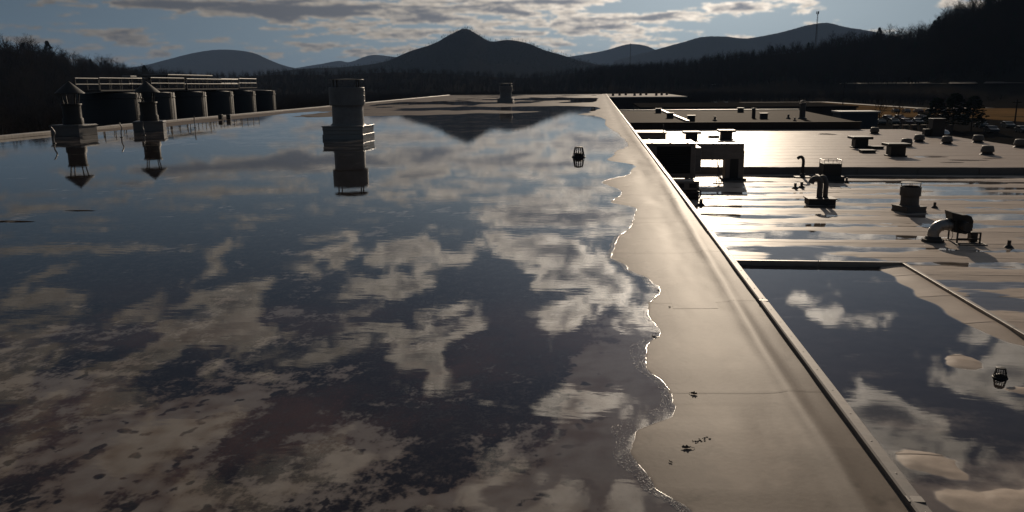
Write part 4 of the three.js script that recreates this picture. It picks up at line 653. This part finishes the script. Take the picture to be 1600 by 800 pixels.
// ------------------------------------------------------------------ vents on the gravel roof
{
  const t = thing('roof_chimney', 'tall round chimney on the brown gravel roof', 'chimney', [20.9, -1.95, -86.6]); part('shaft', lathe([[0.3, 0], [0.29, 1.5], [0.33, 1.5], [0.33, 1.62], [0.24, 1.62], [0.24, 1.4]], 24), M_paint, t); part('collar', cyl(0.5, 0.34, 0.18, 0, 0, 0, 24), M_dark, t); part('cowl', lathe([[0.005, 1.95], [0.3, 1.8], [0.31, 1.77], [0.005, 1.8]], 20), M_paint, t); for (const a of [0, 2.1, 4.2]) part('cowl_leg', bar([Math.cos(a) * 0.25, 1.55, Math.sin(a) * 0.25], [Math.cos(a) * 0.25, 1.8, Math.sin(a) * 0.25], 0.015), M_dark, t);
  const p = thing('vent_pipe', 'thin dark vent pipe on the gravel roof left of the chimney', 'pipe', [16.4, -1.95, -88.8]); part('pipe', cyl(0.2, 0.19, 1.0, 0, 0, 0, 16), M_dark, p); part('cap', lathe([[0.3, 0.98], [0.28, 1.06], [0.005, 1.12]], 20), M_dark, p);
  const v = thing('box_vent', 'small box vent right of the thin pipe on the gravel roof', 'vent', [17.1, -1.95, -87], 0, 'small box vents on the gravel roof'); part('body', rbox(0.7, 0.5, 0.7, 0, 0.25, 0, 0.02), M_dark, v); part('cap', rbox(0.86, 0.1, 0.86, 0, 0.56, 0, 0.02), M_paint, v);
  for (const [x, z, l] of [[18.1, -107, 'at the far side of the gravel roof'], [7.7, -89.7, 'left of the pale joint, nearer one'], [7.6, -106, 'left of the pale joint, farther one'], [9.1, -81.9, 'at the near end of the pale joint']]) copy(v, 'small box vent ' + l, [x, -1.95, z]);
  stub('pipe stub at the near rim of the gravel roof', 11.56, -1.95, -83, 2.2); stub('pipe stub just left of the round chimney', 19.6, -1.95, -87, 2.2); stub('pipe stub at the near rim left of the chimney', 19.1, -1.95, -82, 1.6);
}

// ------------------------------------------------------------------ masts and poles
function mast(label, x, y, z, H, w) {
  const t = thing('radio_mast', label, 'mast', [x, y, z]), legs = [0, 1, 2].map((i) => [Math.cos(i * 2.094), Math.sin(i * 2.094)]), W = (h) => lerp(w, w * 0.35, h / H);
  for (const [a, b] of legs) part('leg', bar([a * w, 0, b * w], [a * w * 0.35, H, b * w * 0.35], 0.14, 5, 0.1), M_dark, t);
  const br = []; for (let h = 0; h < H - 1; h += 2.2) for (let i = 0; i < 3; i++) { const p = legs[i], q = legs[(i + 1) % 3], a = W(h), b = W(h + 2.2); br.push(bar([p[0] * a, h, p[1] * a], [q[0] * b, h + 2.2, q[1] * b], 0.06, 4), bar([p[0] * a, h, p[1] * a], [q[0] * a, h, q[1] * a], 0.05, 4)); }
  part('brace', br, M_dark, t); return t;
}
mast('slim lattice radio mast standing left against the pale ridge', 43.6, 22, -1199, 37.5, 1.1);
{ const t = mast('lattice radio mast with antennas on top of the right hillside', 187.6, 27, -747, 35, 1.0); for (let i = 0; i < 3; i++) part('antenna', rbox(0.5, 2.2, 0.4, Math.cos(i * 2.094 + 1) * 1.1, 34.2, Math.sin(i * 2.094 + 1) * 1.1, 0.1), M_dark, t); part('platform', cyl(1.1, 1.1, 0.2, 0, 33, 0, 12), M_dark, t); }
function pole(label, x, z, H) { const t = thing('utility_pole', label, 'pole', [x, -9, z]); part('post', cyl(0.2, 0.13, H, 0, 0, 0, 10), M_bark, t); part('crossarm', box(2.2, 0.16, 0.14, 0, H - 0.7, 0.12), M_bark, t); for (const a of [-0.95, -0.4, 0.4, 0.95]) part('insulator', cyl(0.06, 0.04, 0.2, a, H - 0.62, 0.12, 8), M_dark, t); return t; }
pole('utility pole in front of the grass field left of the car park', 101, -352, 11);
pole('utility pole in front of the right grass field', 104, -216, 6.2);
pole('utility pole beside the hillside road', 141, -470, 12);

// ------------------------------------------------------------------ car park
{
  const paints = [[0.02, 0.02, 0.022], [0.03, 0.035, 0.05], [0.06, 0.06, 0.06], [0.04, 0.01, 0.008], [0.13, 0.13, 0.125], [0.03, 0.04, 0.035]].map((c) => new THREE.MeshPhysicalMaterial({ color: L(...c), roughness: 0.35, metalness: 0.3, clearcoat: 0.6, clearcoatRoughness: 0.1 }));
  const names = ['black', 'dark blue', 'grey', 'dark red', 'silver', 'dark green'], glass = mat(L(0.01, 0.011, 0.012), 0.06), tyre = mat(L(0.012, 0.012, 0.012), 0.9), rim = mat(L(0.35, 0.35, 0.35), 0.35, 0.8);
  const bodyG = extrude([[-2.2, 0.3], [-1.7, 0.28], [1.75, 0.28], [2.2, 0.35], [2.22, 0.68], [1.9, 0.82], [1.05, 0.92], [0.45, 1.36], [-0.9, 1.40], [-1.6, 0.98], [-2.15, 0.92], [-2.25, 0.6]], 1.6, 0.06).translate(0, 0, -0.8);
  const glassG = [extrude([[1.0, 0.95], [0.44, 1.31], [-0.86, 1.34], [-1.45, 1.0]], 1.66, 0.035).translate(0, 0, -0.83), extrude([[1.1, 0.93], [0.5, 1.39], [0.42, 1.39], [1.0, 0.93]], 1.3, 0.01).translate(0, 0, -0.65)];
  const wheelG = new THREE.CylinderGeometry(0.33, 0.33, 0.22, 20).rotateX(Math.PI / 2), rimG = new THREE.CylinderGeometry(0.2, 0.2, 0.24, 14).rotateX(Math.PI / 2), gl = merge(glassG), protos = [];
  const rows = [[[82, -241], [105, -247.5], 8, 'long middle row of the car park'], [[104, -300], [127, -297], 7, 'back row of the car park near the field'], [[72, -217], [82, -219], 4, 'short row left of the evergreens'], [[82.5, -181], [92, -180.5], 4, 'near right row of the car park'], [[89, -200], [101, -200], 5, 'right row behind the nearest one']], r = rng(63);
  for (const [a, b, n, where] of rows) for (let i = 0; i < n; i++) {
    if (r() < 0.08) continue;
    const k = Math.floor(r() * paints.length), p = [lerp(a[0], b[0], i / (n - 1)) + (r() - 0.5) * 0.3, -8.94, lerp(a[1], b[1], i / (n - 1)) + (r() - 0.5) * 0.4], turn = Math.PI / 2 + 0.1 + (r() < 0.4 ? Math.PI : 0) + (r() - 0.5) * 0.06;
    const label = names[k] + ' car parked in the ' + where;
    if (protos[k]) { copy(protos[k], label, p, turn, 'cars parked in the ' + where); continue; }
    const t = protos[k] = thing('parked_car', label, 'car', p, turn, 'cars parked in the ' + where);
    part('body', bodyG, paints[k], t); part('windows', gl, glass, t);
    for (const [x, z] of [[1.38, 0.75], [1.38, -0.75], [-1.38, 0.75], [-1.38, -0.75]]) { const w = part('wheel', wheelG, tyre, t); w.position.set(x, 0.33, z); part('rim', rimG, rim, w); }
  }
  const s = protos.find(Boolean); copy(s, 'dark car glinting far off behind the brown roof, left one', [60.5, -8.98, -438], 1.9, 'far pair of cars'); copy(s, 'dark car glinting far off behind the brown roof, right one', [66, -8.98, -437], 1.7, 'far pair of cars');
  // stacked pallets at the edge of the car park
  const wood = mat(L(0.16, 0.11, 0.075), 0.85), st = thing('pallet_stack', 'leftmost stack of wooden pallets beyond the middle roof corner', 'pallets', [65, -9, -186], 0.2, 'stacks of wooden pallets by the car park');
  for (let k = 0; k < 9; k++) { const p = part('pallet', [box(1.2, 0.03, 0.95, 0, 0.13, 0), box(1.2, 0.03, 0.95, 0, 0.015, 0), box(0.1, 0.09, 0.95, -0.55, 0.07, 0), box(0.1, 0.09, 0.95, 0, 0.07, 0), box(0.1, 0.09, 0.95, 0.55, 0.07, 0)], wood, st); p.position.set(0.03 * Math.sin(k * 7), k * 0.165, 0.03 * Math.cos(k * 5)); p.rotation.y = 0.04 * Math.sin(k * 3); }
  ['second', 'third', 'fourth', 'fifth', 'sixth', 'seventh'].forEach((w, i) => copy(st, w + ' stack of wooden pallets from the left beyond the middle roof corner', [67.2 + i * 1.9, -9, -186.5 - (i % 2) * 0.5], 0.2 + 0.1 * i));
}
{ const b = thing('distant_shed', 'far shed with a shiny roof at the foot of the hillside', 'shed', [98, -9, -700]); part('wall', box(22, 9, 12, 0, 4.5, 0), M_brown, b); part('roof', extrude([[-12, 9], [12, 9], [0, 10.6]], 13).translate(0, 0, -6.5), mat(L(0.35, 0.34, 0.33), 0.3, 0.5), b); }

renderer.render(scene, camera);
